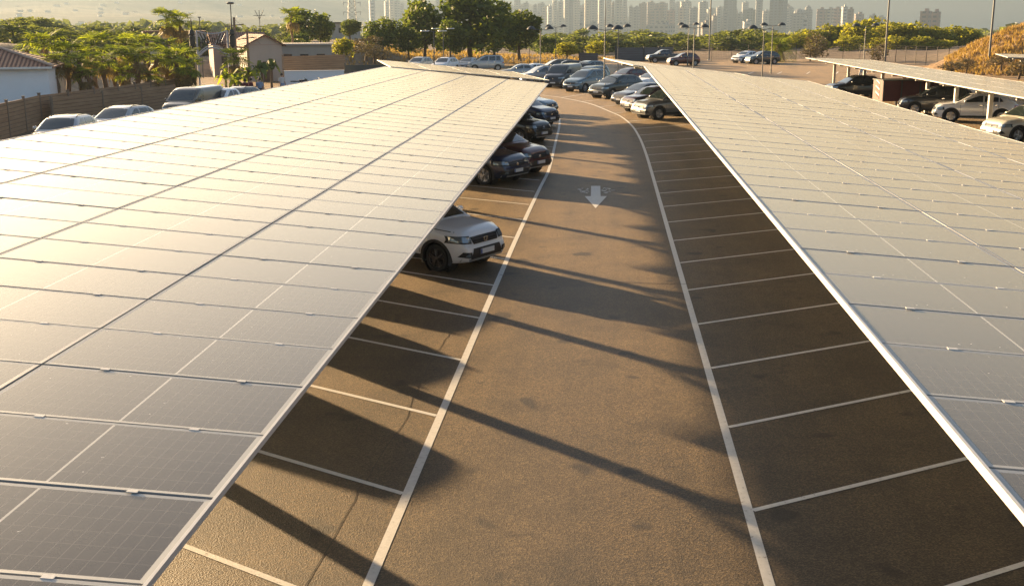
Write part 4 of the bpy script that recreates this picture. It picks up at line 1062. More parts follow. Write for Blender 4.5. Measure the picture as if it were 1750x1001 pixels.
def lobes_pine(rng, H, W, n=16, base=.14):
    L = []
    for k in range(n):
        t = (k+.5)/n; z = H*(base+(1-base)*t); rr = W*.5*(1-t)**.7*rng.uniform(.55, .95); a = k*2.4+rng.random()
        s = W*.24*(1-.55*t); L.append((cos(a)*rr*.62, sin(a)*rr*.62, z, s, s, s*.62))
    L.append((0, 0, H*.5, W*.2, W*.2, H*.33)); L.append((0, 0, H*.93, W*.1, W*.1, H*.08))
    return L
def trunk_mb(rng, H, r, n_l=6, top=.75, spread=.3):
    mb = MB(); P = [(0, 0, -.4), (rng.uniform(-.05, .05)*H, rng.uniform(-.05, .05)*H, H*.3), (rng.uniform(-.06, .06)*H, rng.uniform(-.06, .06)*H, H*top)]
    mb.tube(P, [r*1.2, r*.8, r*.25], 7)
    for k in range(n_l):
        z = H*rng.uniform(.22, .6); a = k*2.4; l = H*spread*rng.uniform(.5, 1)
        mb.tube([(0, 0, z), (cos(a)*l*.6, sin(a)*l*.6, z+l*.5), (cos(a)*l, sin(a)*l, z+l*.8)], [r*.45, r*.3, r*.1], 5)
    return mb
TV = {}; SC = {'roundpine': 1.32, 'pine': 1.25, 'round': 1.25, 'yellow': 1.25, 'far': 1.1, 'dry': 1.2}
def tree_protos():
    for kind, mk, fn, n, sz in (('pine', 'leaf_pine', lobes_pine, 3600, .040), ('round', 'leaf_bush', lobes_round, 1500, .050), ('yellow', 'leaf_yellow', lobes_round, 1500, .052),
                                ('far', 'leaf_far', lobes_round, 700, .07), ('dry', 'leaf_dry', lobes_round, 900, .045), ('roundpine', 'leaf_pine', lobes_round, 2600, .045)):
        TV[kind] = []
        for k in range(3 if kind != 'pine' else 3):
            rg = random.Random(100+k*7+len(kind))
            lb = fn(rg, 1., 1., 14 if kind != 'pine' else 18, base=-.06 if kind in ('far', 'dry') else .10 if kind in ('round', 'yellow', 'far', 'roundpine', 'dry') else .14)
            c = leafcloud(rg, lb, n, sz); cm = c.mesh('crown', M[mk]); t = trunk_mb(rg, 1., .03); tm = t.mesh('trunk', M['bark'], True)
            TV[kind].append((cm, tm))
tree_protos()
def tree(kind, u, vb, vt, D, wpx, label, group, name='tree', var=None, p=None, H=None, W=None):
    if p is None:
        p = pt(u, vb, D); H = pt(u, vt, D).z-p.z; W = wpx/F*D*1.02
    root = empty(name, p, R.random()*6.28, label, 'bush' if name == 'bush' else 'tree', group)
    v = TV[kind][R.randrange(3) if var is None else var]
    for nm, me in (('crown', v[0]), ('trunk', v[1])):
        o = bpy.data.objects.new(nm, me); COL.objects.link(o); o.parent = root; o.scale = (W*SC.get(kind, 1.), W*SC.get(kind, 1.), H*(1.0 if kind != 'roundpine' else 1.03))
    return root
GP = 'pines on the bank beyond the car park'
tree('roundpine', 527, 81, 13, 168, 60, 'broad dark pine standing alone left of the lattice pylon', GP, var=0)
tree('roundpine', 548, 80, 22, 172, 40, 'smaller dark pine leaning against the broad lone one', GP, var=1)
tree('roundpine', 599, 66, 31, 190, 34, 'small rounded pine just below the lattice pylon', GP, var=1)
tree('roundpine', 655, 93, 27, 150, 58, 'rounded pine on the bank, right of the slim white tower', GP, var=2)
tree('roundpine', 724, 100, -3, 158, 72, 'tall pine just left of the biggest one', GP, var=0)
tree('roundpine', 700, 96, 45, 150, 40, 'low pine filling in left of the tall one', GP, var=0)
tree('roundpine', 808, 102, -22, 156, 118, 'biggest dark pine in the middle of the bank', GP, var=0)
tree('roundpine', 845, 100, 12, 162, 70, 'dark pine joined to the right side of the biggest one', GP, var=2)
tree('roundpine', 770, 100, 30, 148, 50, 'pine filling in low on the left of the biggest one', GP, var=1)
tree('roundpine', 889, 99, 12, 164, 66, 'dark pine at the right end of the bank', GP, var=1)
tree('yellow', 586, 102, 62, 122, 36, 'yellow green bush on the dry slope', 'bushes on the bank', name='bush')
tree('round', 511, 80, 58, 158, 36, 'low dark bush in front of the broad lone pine', 'bushes on the bank', name='bush')
tree('dry', 625, 92, 62, 132, 60, 'brown dry bush on the slope left of the rounded pine', 'bushes on the bank', name='bush')
tree('dry', 640, 100, 76, 122, 50, 'brown dry bush low on the slope', 'bushes on the bank', name='bush')
tree('yellow', 968, 100, 72, 168, 42, 'yellowish dry bush right of the orange bank', 'bushes on the bank', name='bush')
tree('yellow', 1021, 98, 68, 188, 36, 'bright green bush behind the low grey barrier', 'bushes on the bank', name='bush')
tree('round', 935, 100, 62, 185, 40, 'green bush between the left pair of twin lamps', 'bushes on the bank', name='bush')
GY = 'row of yellow green trees beyond the field'
def ordn(k):
    w = ['first', 'second', 'third', 'fourth', 'fifth', 'sixth', 'seventh', 'eighth', 'ninth', 'tenth', 'eleventh', 'twelfth', 'thirteenth', 'fourteenth', 'fifteenth', 'sixteenth', 'seventeenth', 'eighteenth', 'nineteenth']
    t = {20: 'twentieth', 30: 'thirtieth', 40: 'fortieth', 50: 'fiftieth', 60: 'sixtieth', 70: 'seventieth', 80: 'eightieth'}; tt = {20: 'twenty', 30: 'thirty', 40: 'forty', 50: 'fifty', 60: 'sixty', 70: 'seventy', 80: 'eighty'}
    if k <= 19: return w[k-1]
    a, b = k//10*10, k % 10
    return t[a] if b == 0 else tt[a]+'-'+w[b-1]
ys = [(1296, 56, 40), (1318, 52, 44), (1342, 56, 42), (1366, 52, 46), (1392, 46, 50), (1418, 40, 54), (1440, 36, 50), (1462, 32, 50), (1486, 28, 54), (1512, 36, 50), (1534, 32, 52), (1556, 36, 54), (1580, 40, 50), (1602, 41, 52), (1622, 42, 46), (1648, 44, 44)]
for k, (u, vt, w) in enumerate(ys):
    tree('yellow', u, 88, vt+2, 236+R.uniform(-8, 14), w*1.1, 'yellow green tree, %s from the left in the row beyond the field' % ordn(k+1), GY, var=k % 3)
ys2 = [(1330, 70, 34), (1400, 66, 36), (1452, 58, 40), (1530, 60, 42), (1572, 62, 40), (1606, 66, 40)]
for k, (u, vt, w) in enumerate(ys2):
    tree('yellow', u, 93, vt, 215, w*1.1, 'lower olive tree in front of the row, %s from the left' % ordn(k+1), 'lower olive trees in front of the row', var=(k+1) % 3)
tree('dry', 1395, 97, 55, 172, 42, 'grey brown shrub leaning over the wire fence', 'bushes along the wire fence', name='bush')
tree('dry', 1385, 98, 74, 168, 34, 'low grey shrub at the foot of the leaning one', 'bushes along the wire fence', name='bush')
tree('dry', 1502, 104, 72, 160, 34, 'brown shrub by the mast behind the slim canopy', 'bushes along the wire fence', name='bush')
tree('dry', 1625, 122, 104, 118, 40, 'dry yellowish shrub at the foot of the dirt mound', 'bushes along the wire fence', name='bush')
for u, v0, v1, D, w, lb in ((1652, 112, 92, 126, 34, 'low dry bush on the left flank of the dirt mound'), (1712, 104, 84, 128, 40, 'low dry bush on the middle of the dirt mound'), (1742, 118, 100, 120, 50, 'dry bush below the farther canopy tip on the dirt mound')):
    q = pt(u, v0, D); tree('dry', 0, 0, 0, 0, 0, lb, 'bushes along the wire fence', name='bush', p=Vector((q.x, q.y, max(zg(q.x, q.y), q.z-.5))), H=1.3, W=w/F*D)
# scattered scrub trees on the plain and the hazy band at left: individuals near, one mass far off
k = 0; ls = []
for u in range(945, 1310, 15):
    for D in (240, 330, 450):
        uu = u+R.uniform(-7, 7); ls.append((uu, D*R.uniform(.93, 1.07)))
for u in range(-20, 520, 20):
    for D in (150, 210, 320):
        if 250 < u < 300 and D == 150: continue
        ls.append((u+R.uniform(-8, 8), D*R.uniform(.95, 1.05)))
for u in range(560, 940, 40): ls.append((u, 300*R.uniform(.9, 1.1)))
ls.sort()
for k, (u, D) in enumerate(ls):
    q = pt(u, 80, D); z = land(q.x, q.y); H = R.uniform(2.2, 5.2)*(1 if u > 900 else .58); 
    side = 'between the towers and the car park' if u > 900 else 'behind the palms' if u < 520 else 'beyond the pines'
    tree('far', u, 0, 0, 0, 0, 'hazy green scrub tree %s' % side, 'scattered scrub trees '+side, p=Vector((q.x, q.y, z)), H=H, W=H*R.uniform(1.4, 2.8))
mb = MB(); rg = random.Random(5)
for _ in range(1500):
    u = rg.uniform(-60, 1800); D = 480*(5.5**rg.random()); q = pt(u, 80, D); z = land(q.x, q.y); s = rg.uniform(2.5, 5.5)*(1+D/1800)
    for _ in range(26):
        a = Vector((rg.gauss(0, 1), rg.gauss(0, 1), rg.gauss(0, .6))); a.normalize(); c = Vector((q.x, q.y, z+s*.55))+Vector((a.x*s, a.y*s, a.z*s*.5))*rg.uniform(.4, 1.); b = a.cross(Vector((rg.random(), rg.random(), rg.random()))).normalized(); t = s*rg.uniform(.2, .4)
        d2 = a.cross(b); mb.add([c-b*t, c-d2*t, c+b*t, c+d2*t], [(0, 1, 2, 3)])
tag(mb.build('scrubland', M['leaf_far']), 'dark scrub trees scattered over the hazy plain', 'scrub', kind='stuff')
# dry grass
MC = pt(1812, 60, 142)
def mound_z(x, y):
    dx, dy = (x-MC.x)/15.5, (y-MC.y)/17.; r = hypot(dx, dy)
    if r >= 1: return -9
    return 5.7*(.5+.5*cos(pi*r))**.8+.3*sin(x*1.1+y*.6)*(1-r)+.25*sin(x*.5-y*1.3+1)*(1-r)+.12*sin(x*3.1+y*2.3)*(1-r)-.15
mb = MB(); rg = random.Random(2); n = 60
mb.grid(lambda a, b: (lambda x, y: (x, y, max(mound_z(x, y), -.3)+rg.uniform(-.17, .17)))(MC.x+(a*2-1)*16., MC.y+(b*2-1)*17.5), n, n)
tag(mb.build('dirt_mound', M['dirt'], None, True), kind='structure')
def grass(name, pts, n, h, label):
    mb = MB(); rg = random.Random(9)
    for _ in range(n):
        u = rg.uniform(pts[0], pts[1]); D = rg.uniform(pts[2], pts[3]); q = pt(u, 80, D)
        if lot_dist(q.x, q.y) < 1.2 and mound_z(q.x, q.y) < 0: continue
        z = max(land(q.x, q.y), mound_z(q.x, q.y))
        for _ in range(3):
            a = rg.random()*6.28; w = h*rg.uniform(.1, .3); hh = h*rg.uniform(.5, 1.3); dx, dy = cos(a)*w, sin(a)*w; ox, oy = rg.uniform(-.3, .3), rg.uniform(-.3, .3)
            mb.add([(q.x+ox-dx, q.y+oy-dy, z-.02), (q.x+ox+dx, q.y+oy+dy, z-.02), (q.x+ox+dx*.3+rg.uniform(-.2, .2), q.y+oy+dy*.3, z+hh)], [(0, 1, 2)])
    tag(mb.build(name, M['grass_dry']), label, 'grass', kind='stuff')
grass('dry_grass', (590, 1060, 112, 185), 5200, .42, 'dry orange grass on the bank below the pines')
grass('dry_grass', (1620, 1860, 120, 158), 9000, .40, 'dry yellow grass on and below the dirt mound')

# palms
def palm_crown(rg, n=20, L=1.9, droop=1., fan=True, dry=0):
    g, d = MB(), MB()
    for k in range(n):
        a = k*2.39996+rg.uniform(-.2, .2); el = rg.uniform(-.35, 1.25) if not dry or k >= dry else rg.uniform(-1.3, -.7)
        ll = L*rg.uniform(.75, 1.1); mb = d if k < dry else g
        ax = Vector((cos(a), sin(a), 0)); pts = []
        for q in range(7):
            t = q/6; r = ll*t*cos(el*(1-.2*t)); z = ll*t*sin(el)-droop*.38*ll*t*t
            pts.append(ax*r+Vector((0, 0, z)))
        sd = Vector((-sin(a), cos(a), 0))
        if fan:                       # stalk, then a fan of blades
            mb.tube([pts[0], pts[2], pts[3]], [.025, .02, .015], 4, cap=False); c = pts[3]; dr = (pts[5]-pts[3]).normalized()
            up = dr.cross(sd).normalized(); nb = 13
            for j in range(nb):
                th = (j/(nb-1)-.5)*3.6; v = dr*cos(th)+sd*sin(th); w = (dr*-sin(th)+sd*cos(th))*.045*ll/1.9
                bl = ll*.52*(1-.12*abs(th)); tip = c+v*bl+up*rg.uniform(-.08, .02)+Vector((0, 0, -.28*bl*rg.random()))
                mid = c+v*bl*.6
                mb.add([c, mid-w*1.3, tip, mid+w*1.3], [(0, 1, 2, 3)])
        else:
            mb.tube(pts, [.03, .028, .025, .02, .016, .012, .006], 4, cap=False)
            for j in range(1, 15):
                t = j/14.5; i = min(5, int(t*6)); f = t*6-i; c = pts[i].lerp(pts[i+1], f); dr = (pts[i+1]-pts[i]).normalized(); bl = ll*.34*(1-.6*abs(t-.4))
                for s in (-1, 1):
                    v = (sd*s*.8+dr*.5+Vector((0, 0, -.22*rg.random()))).normalized(); mb.add([c, c+v*bl*.5+dr*.035, c+v*bl, c+v*bl*.5-dr*.03], [(0, 1, 2, 3)])
    return g, d
PV = []
for k in range(4):
    rg = random.Random(40+k); g, d = palm_crown(rg, 30, 1.9, .9, k < 3, dry=8)
    PV.append((g.mesh('crown', M['leaf_palm']), d.mesh('dead_fronds', M['leaf_palm_dry'])))
def palm(u, v, D, sc, label, var, group='palms in the planted garden', thick=.16, zb=None, stems=1):
    p = pt(u, v, D); z0 = zg(p.x, p.y) if zb is None else zb; H = p.z-z0
    root = empty('palm_tree', (p.x, p.y, z0), R.random()*6.28, label, 'palm', group)
    mb = MB(); P = [(0, 0, -.2)]+[(.08*sin(q*1.7), .06*cos(q*2.1), H*q/6) for q in range(1, 7)]
    mb.tube(P, [thick*1.3]+[thick*(1.05-.03*q+(.05 if q % 2 else 0)) for q in range(6)], 9); mb.build('trunk', M['palm_bark'], root, True)
    for nm, me in zip(('crown', 'dead_fronds'), PV[var]):
        o = bpy.data.objects.new(nm, me); COL.objects.link(o); o.parent = root; o.location = (P[-1][0], P[-1][1], H); o.scale = (sc,)*3
pls = [(44, 74, 92, .9), (76, 68, 84, 1.05), (92, 92, 78, .8), (112, 84, 82, .95), (134, 98, 79, .9), (158, 70, 88, 1.0), (176, 96, 80, .8), (194, 84, 84, 1.0), (214, 68, 92, 1.0), (232, 86, 82, .9), (250, 66, 96, 1.0),
       (266, 92, 84, .85), (281, 72, 94, .9), (300, 92, 86, 1.05), (318, 82, 92, .85), (324, 108, 84, .85), (60, 112, 76, .7), (150, 118, 78, .7), (208, 118, 80, .75), (254, 122, 82, .7)]
for k, (u, v, D, sc) in enumerate(sorted(pls)): palm(u, v+9, D, sc*(.72+.28*((k*7) % 5)/4), 'fan palm, %s from the left in the garden behind the brown fence' % ordn(k+1), k % 3)
for u, v, D, sc, lb in ((285, 32, 110, .95, 'slender tall palm rising above the garden, left one'), (307, 38, 110, .95, 'slender tall palm rising above the garden, right one'), (497, 28, 140, 1.0, 'thin tall palm left of the broad lone pine'),
                        (400, 100, 100, .9, 'feather palm in front of the entrance arch')):
    palm(u, v, D, sc, lb, 1 if u < 500 else 3, group='taller single palms', thick=.13)
# banana-like leafy plants and the spiky fountain palm
for u, v, D, sc, lb in ((402, 132, 92, 1., 'leafy garden plant left of the people'), (424, 118, 96, 1.2, 'tall leafy plant right behind the people'), (447, 112, 98, 1.1, 'dark leafy plant before the gabled house'), (462, 104, 102, .8, 'pointed dark plant against the gabled wall'), (385, 124, 98, .8, 'small leafy plant beside the arch')):
    p = pt(u, v, D); root = empty('leafy_plant', (p.x, p.y, zg(p.x, p.y)), R.random()*6, lb, 'plant', 'leafy plants by the entrance'); hz = p.z-zg(p.x, p.y)
    mb = MB(); mb.tube([(0, 0, 0), (0, 0, hz)], [.12, .08], 7); mb.build('stem', M['palm_bark'], root, True)
    rg = random.Random(int(u)); mb = MB()
    for q in range(16):
        a = q*2.4; el = rg.uniform(.1, 1.3); L = sc*rg.uniform(1., 1.7); ax = Vector((cos(a), sin(a), 0)); sd = Vector((-sin(a), cos(a), 0)); ps = [ax*(L*t*cos(el))+Vector((0, 0, hz*rg.uniform(.6, 1.)+L*t*sin(el)-.7*L*t*t)) for t in (0, .33, .66, 1)]
        w = .22*sc; vs = []
        for pnt, ww in zip(ps, (.2, 1, .9, .05)): vs += [pnt-sd*w*ww, pnt+sd*w*ww]
        mb.add(vs, [(2*i, 2*i+1, 2*i+3, 2*i+2) for i in range(3)])
    mb.build('leaves', M['leaf_palm' if u < 440 else 'leaf_bush'], root)
p = gp(1330, 105.5); root = empty('fountain_palm', (p.x, p.y, 0), 0, 'bright green fountain-shaped palm beside the parked off-roader', 'palm')
g, d = palm_crown(random.Random(77), 60, 3.6, 1.25, False, dry=16); o = g.build('crown', M['leaf_palm'], root); o.location = (0, 0, 2.2); o = d.build('dead_fronds', M['leaf_palm_dry'], root); o.location = (0, 0, 2.2)
mb = MB(); mb.tube([(0, 0, 0), (0, 0, 2.4)], [.4, .3], 9); mb.build('trunk', M['palm_bark'], root)

# ------------------------------------------------------------------ buildings near
def frame_at(p, extra=0.):             # local x to the right of the picture, y away
    a = atan2(p.x, p.y)
    return -a+extra
M['dark_opening'] = mat('dark_window_glass', (.03, .035, .04), .15); M['wood_door'] = mat('brown_door', (.12, .07, .04), .6)
p = pt(87, 176, 74); z0 = zg(p.x, p.y); ze = pt(87, 114, 74).z
root = empty('white_house', (p.x, p.y, z0-.3), frame_at(p, -.12), 'white house with a red brown tiled roof at the left edge', 'house'); hh = ze-z0+.3
mb = MB(); mb.box((-7, 4, hh/2), (14, 8, hh)); mb.build('wall', M['wall_white'], root)
mb = MB(); e = .35; mb.add([(-14-e, -e, hh), (e, -e, hh), (e, 8+e, hh), (-14-e, 8+e, hh), (-3.8, 4, hh+1.25), (-10.5, 4, hh+1.25), (-14-e, -e, hh-.1), (e, -e, hh-.1), (e, 8+e, hh-.1), (-14-e, 8+e, hh-.1)],
   [(0, 1, 4, 5), (1, 2, 4), (2, 3, 5, 4), (3, 0, 5), (6, 7, 1, 0), (7, 8, 2, 1), (8, 9, 3, 2), (9, 6, 0, 3), (9, 8, 7, 6)]); rf = mb.build('roof', M['tiles'], root)
mb = MB(); mb.tube([(e, -e, hh+.06), (-3.8, 4, hh+1.31), (-10.5, 4, hh+1.31), (-14-e, -e, hh+.06)], .09, 6); mb.build('ridge_tiles', M['wall_pink'], rf)
mb = MB(); mb.box((-7, -e-.04, hh-.06), (14.6, .1, .12)); mb.build('gutter', M['lamp_white'], root)
mb = MB(); mb.box((-9.5, -.03, 1.5), (1.2, .08, 1.2)); w = mb.build('window', M['dark_opening'], root); mb = MB(); mb.box((-9.5, -.06, .86), (1.4, .14, .08)); mb.build('sill', M['wall_white'], w)
p = pt(455, 128, 116); z0 = zg(p.x, p.y); ze = pt(455, 76, 116).z; za = pt(445, 59, 116).z
root = empty('gabled_house', (p.x, p.y, z0-.3), frame_at(p, .18), 'beige house with a low brown gable beside the entrance arch', 'house'); h1, h2 = ze-z0+.3, za-z0+.3
mb = MB(); mb.box((0, 5, h1/2), (3.3, 10, h1)); mb.add([(-1.65, 0, h1), (1.65, 0, h1), (0, 0, h2-.1), (-1.65, 10, h1), (1.65, 10, h1), (0, 10, h2-.1)], [(0, 1, 2), (5, 4, 3)]); mb.build('wall', M['wall_beige'], root)
mb = MB()
for s in (-1, 1): mb.hexa([(s*2.05, -.3, h1-.22), (0, -.3, h2-.12), (0, 10.2, h2-.12), (s*2.05, 10.2, h1-.22), (s*2.05, -.3, h1-.1), (0, -.3, h2), (0, 10.2, h2), (s*2.05, 10.2, h1-.1)])
mb.build('roof', M['tiles'], root)
mb = MB(); mb.box((0, -.02, h1-.05), (3.32, .05, .08)); mb.build('band', M['wall_pink'], root)
mb = MB(); mb.box((.2, -.03, 1.2), (.9, .06, 2.0)); mb.build('door', M['wood_door'], root)
p = pt(412, 122, 126); root = empty('tiled_house', (p.x, p.y, zg(p.x, p.y)-.3), frame_at(p, .1), 'low house with a reddish roof behind the entrance arch', 'house'); hq = pt(412, 76, 126).z-zg(p.x, p.y)+.3
mb = MB(); mb.box((0, 3, hq/2), (5.5, 6, hq)); mb.build('wall', M['wall_pink'], root)
mb = MB(); mb.hexa([(-3, -.4, hq-.05), (3, -.4, hq-.05), (3, 3, hq+1.1), (-3, 3, hq+1.1), (-3, -.4, hq+.08), (3, -.4, hq+.08), (3, 3, hq+1.25), (-3, 3, hq+1.25)]); mb.hexa([(-3, 3, hq+1.1), (3, 3, hq+1.1), (3, 6.4, hq-.05), (-3, 6.4, hq-.05), (-3, 3, hq+1.25), (3, 3, hq+1.25), (3, 6.4, hq+.08), (-3, 6.4, hq+.08)]); mb.build('roof', M['tiles'], root)
for x in (-1.6, 0, 1.6):
    mb = MB(); mb.box((x, -.03, hq*.55), (.7, .08, .9)); mb.build('window', M['dark_opening'], root)
for u, v0, v1, D, w, mt, lb in ((300, 75, 56, 150, 7., 'wall_pink', 'flat brown roofed building peeking over the palms'), (520, 92, 78, 130, 6., 'wall_beige', 'low flat beige shed right of the gabled house'), (583, 58, 40, 230, 7.5, 'wall_beige', 'pale flat roofed building behind the small rounded pine')):
    p = pt(u, v0, D); t = pt(u, v1, D).z; zz = min(p.z, zg(p.x, p.y))-.3; h = t-zz; root = empty('flat_roofed_building', (p.x, p.y, zz), frame_at(p), lb, 'building')
    mb = MB(); mb.box((0, 3, h/2), (w, 6, h)); mb.build('wall', M[mt], root); mb = MB(); mb.box((0, 3, h+.1), (w+.6, 6.6, .2)); mb.build('roof', M['tiles' if mt == 'wall_pink' else 'steel_dark' if u > 560 else 'wall_beige'], root)
    for x in (-w*.3, 0, w*.3): mb = MB(); mb.box((x, -.03, h*.6), (.9, .08, .9)); mb.build('window', M['dark_opening'], root)
# entrance arch
M['arch_white'] = mat('pale_arch_metal', (.55, .52, .52), .5, .2); M['totem'] = mat('dark_totem', (.04, .035, .03), .7)
D = 104; a = pt(341, 140, D); b = pt(393, 136, D); c = (a+b)/2; ang = atan2(b.y-a.y, b.x-a.x); W2 = (b-a).length/2; z0 = 0
zt, zl = pt(366, 53, D).z, pt(366, 86, D).z
root = empty('entrance_arch', (c.x, c.y, 0), ang, 'pale arched entrance sign between two dark totem posts', 'arch')
for s in (-1, 1):
    mb = MB(); mb.tube([(s*W2, 0, 0), (s*W2, 0, zt)], .09, 8); mb.build('post', M['arch_white'], root, True)
    mb = MB(); x = s*(W2+.38); mb.tube([(x, 0, 0), (x, 0, zt-.4)], .12, 8); mb.lathe([(.1, -1.4), (.24, -1.3), (.24, -.5), (.14, -.4), (.26, -.3), (.2, 0), (.05, .15), (.04, 1.0), (0, 1.05)], (x, 0, zt), 10); mb.build('totem', M['totem'], root, True)
mb = MB(); n = 16
for k in range(n+1):
    x = -W2+2*W2*k/n
arc = [(-W2+2*W2*k/n, 0, zl-.55+.75*sin(pi*k/n)) for k in range(n+1)]; top = [(-W2+2*W2*k/n, 0, zt-.25*sin(pi*k/n)) for k in range(n+1)]
mb.tube(arc, .10, 6); mb.tube([(x, 0, z+.22) for x, _, z in arc], .05, 6); mb.tube(top, .05, 6); mb.build('arch_frame', M['arch_white'], root, True)
rg = random.Random(3)
for k in range(10):                    # script-like lettering, unreadable at this size in the photograph
    x = -W2*.72+k*W2*1.44/9; t = (x+W2)/(2*W2); zb_ = zl-.15+.75*sin(pi*t); h = rg.uniform(.45, .85); mb = MB()
    mb.tube([(x-.08, -.05, zb_+h), (x-.1, -.05, zb_+h*.4), (x, -.05, zb_), (x+.12, -.05, zb_+h*.3)], .04, 5); mb.tube([(x-.16, -.05, zb_+h*.8), (x+.1, -.05, zb_+h*.86)], .03, 5); mb.build('letter_stroke', M['totem'], root, True)
for k, s in enumerate((-1, 1)):
    for q in range(5):
        mb = MB(); x = s*(W2-.18-.13*q); mb.tube([(x, -.03, zt-.25), (x-s*.35, -.03, zt-.95-.05*q)], .035, 5); mb.build('ray_bar', M['totem' if q % 2 else 'arch_white'], root, True)
for u, vt, vb, D, r, lb in ((404, 30, 110, 106, .14, 'thick brown wooden post right of the entrance arch'), (425, 52, 110, 106, .12, 'shorter wooden post with a crossbar right of the arch')):
    p = pt(u, vb, D); h = pt(u, vt, D).z; root = empty('wooden_post', (p.x, p.y, 0), -YAW, lb, 'post'); mb = MB(); mb.tube([(0, 0, 0), (0, 0, h*.6), (.03, 0, h)], [r, r*.95, r*.8], 8); mb.build('post', M['post_wood'], root, True)
    mb = MB(); mb.tube([(-.9, 0, h-.8), (.9, 0, h-.6)], .05, 6); mb.tube([(0, 0, h-.1), (1.2, 0, h-1.2)], .012, 4); mb.build('crossbar', M['post_wood'], root, True)
for u, vt, D, lb in ((398, 6, 125, 'thin pole with a small ring head above the entrance arch'), (446, 18, 190, 'forked aerial pole above the gabled house'), (344, 30, 125, 'thin bare pole behind the entrance arch')):
    p = pt(u, 80, D); z0 = zg(p.x, p.y); h = pt(u, vt, D).z-z0; root = empty('aerial_pole', (p.x, p.y, z0), -YAW, lb, 'pole'); mb = MB(); mb.tube([(0, 0, 0), (0, 0, h)], .05, 6); mb.build('pole', M['pole'], root)
    mb = MB()
    if 'ring' in lb: mb.lathe([(.3, 0), (.42, .12), (.3, .22), (.1, .25)], (0, 0, h-.1), 12)
    elif 'fork' in lb: mb.tube([(0, 0, h-1.4), (-.7, 0, h)], .05); mb.tube([(0, 0, h-1.4), (.7, 0, h)], .05); mb.tube([(-1, 0, h-.8), (1, 0, h-.8)], .04)
    else: mb.box((0, 0, h), (.3, .1, .1))
    mb.build('head', M['pole'], root)
# wooden play tower and slides in the palm garden
p = pt(268, 126, 96); root = empty('climbing_frame', (p.x, p.y, 0), .3, 'weathered timber climbing frame among the palms', 'climbing frame'); zt = pt(268, 80, 96).z
for x in (-.9, .9):
    for y in (-.8, .8): mb = MB(); mb.tube([(x, y, 0), (x*.8, y*.8, zt)], .08, 6); mb.build('post', M['post_wood'], root)
for q in range(5): mb = MB(); mb.box((0, 0, zt*(.25+.16*q)), (1.9, 1.7, .07)); mb.build('deck', M['post_wood'], root)
mb = MB(); mb.box((.2, -.95, zt-.7), (1.0, .05, .9)); mb.build('sign_board', M['wall_white'], root)

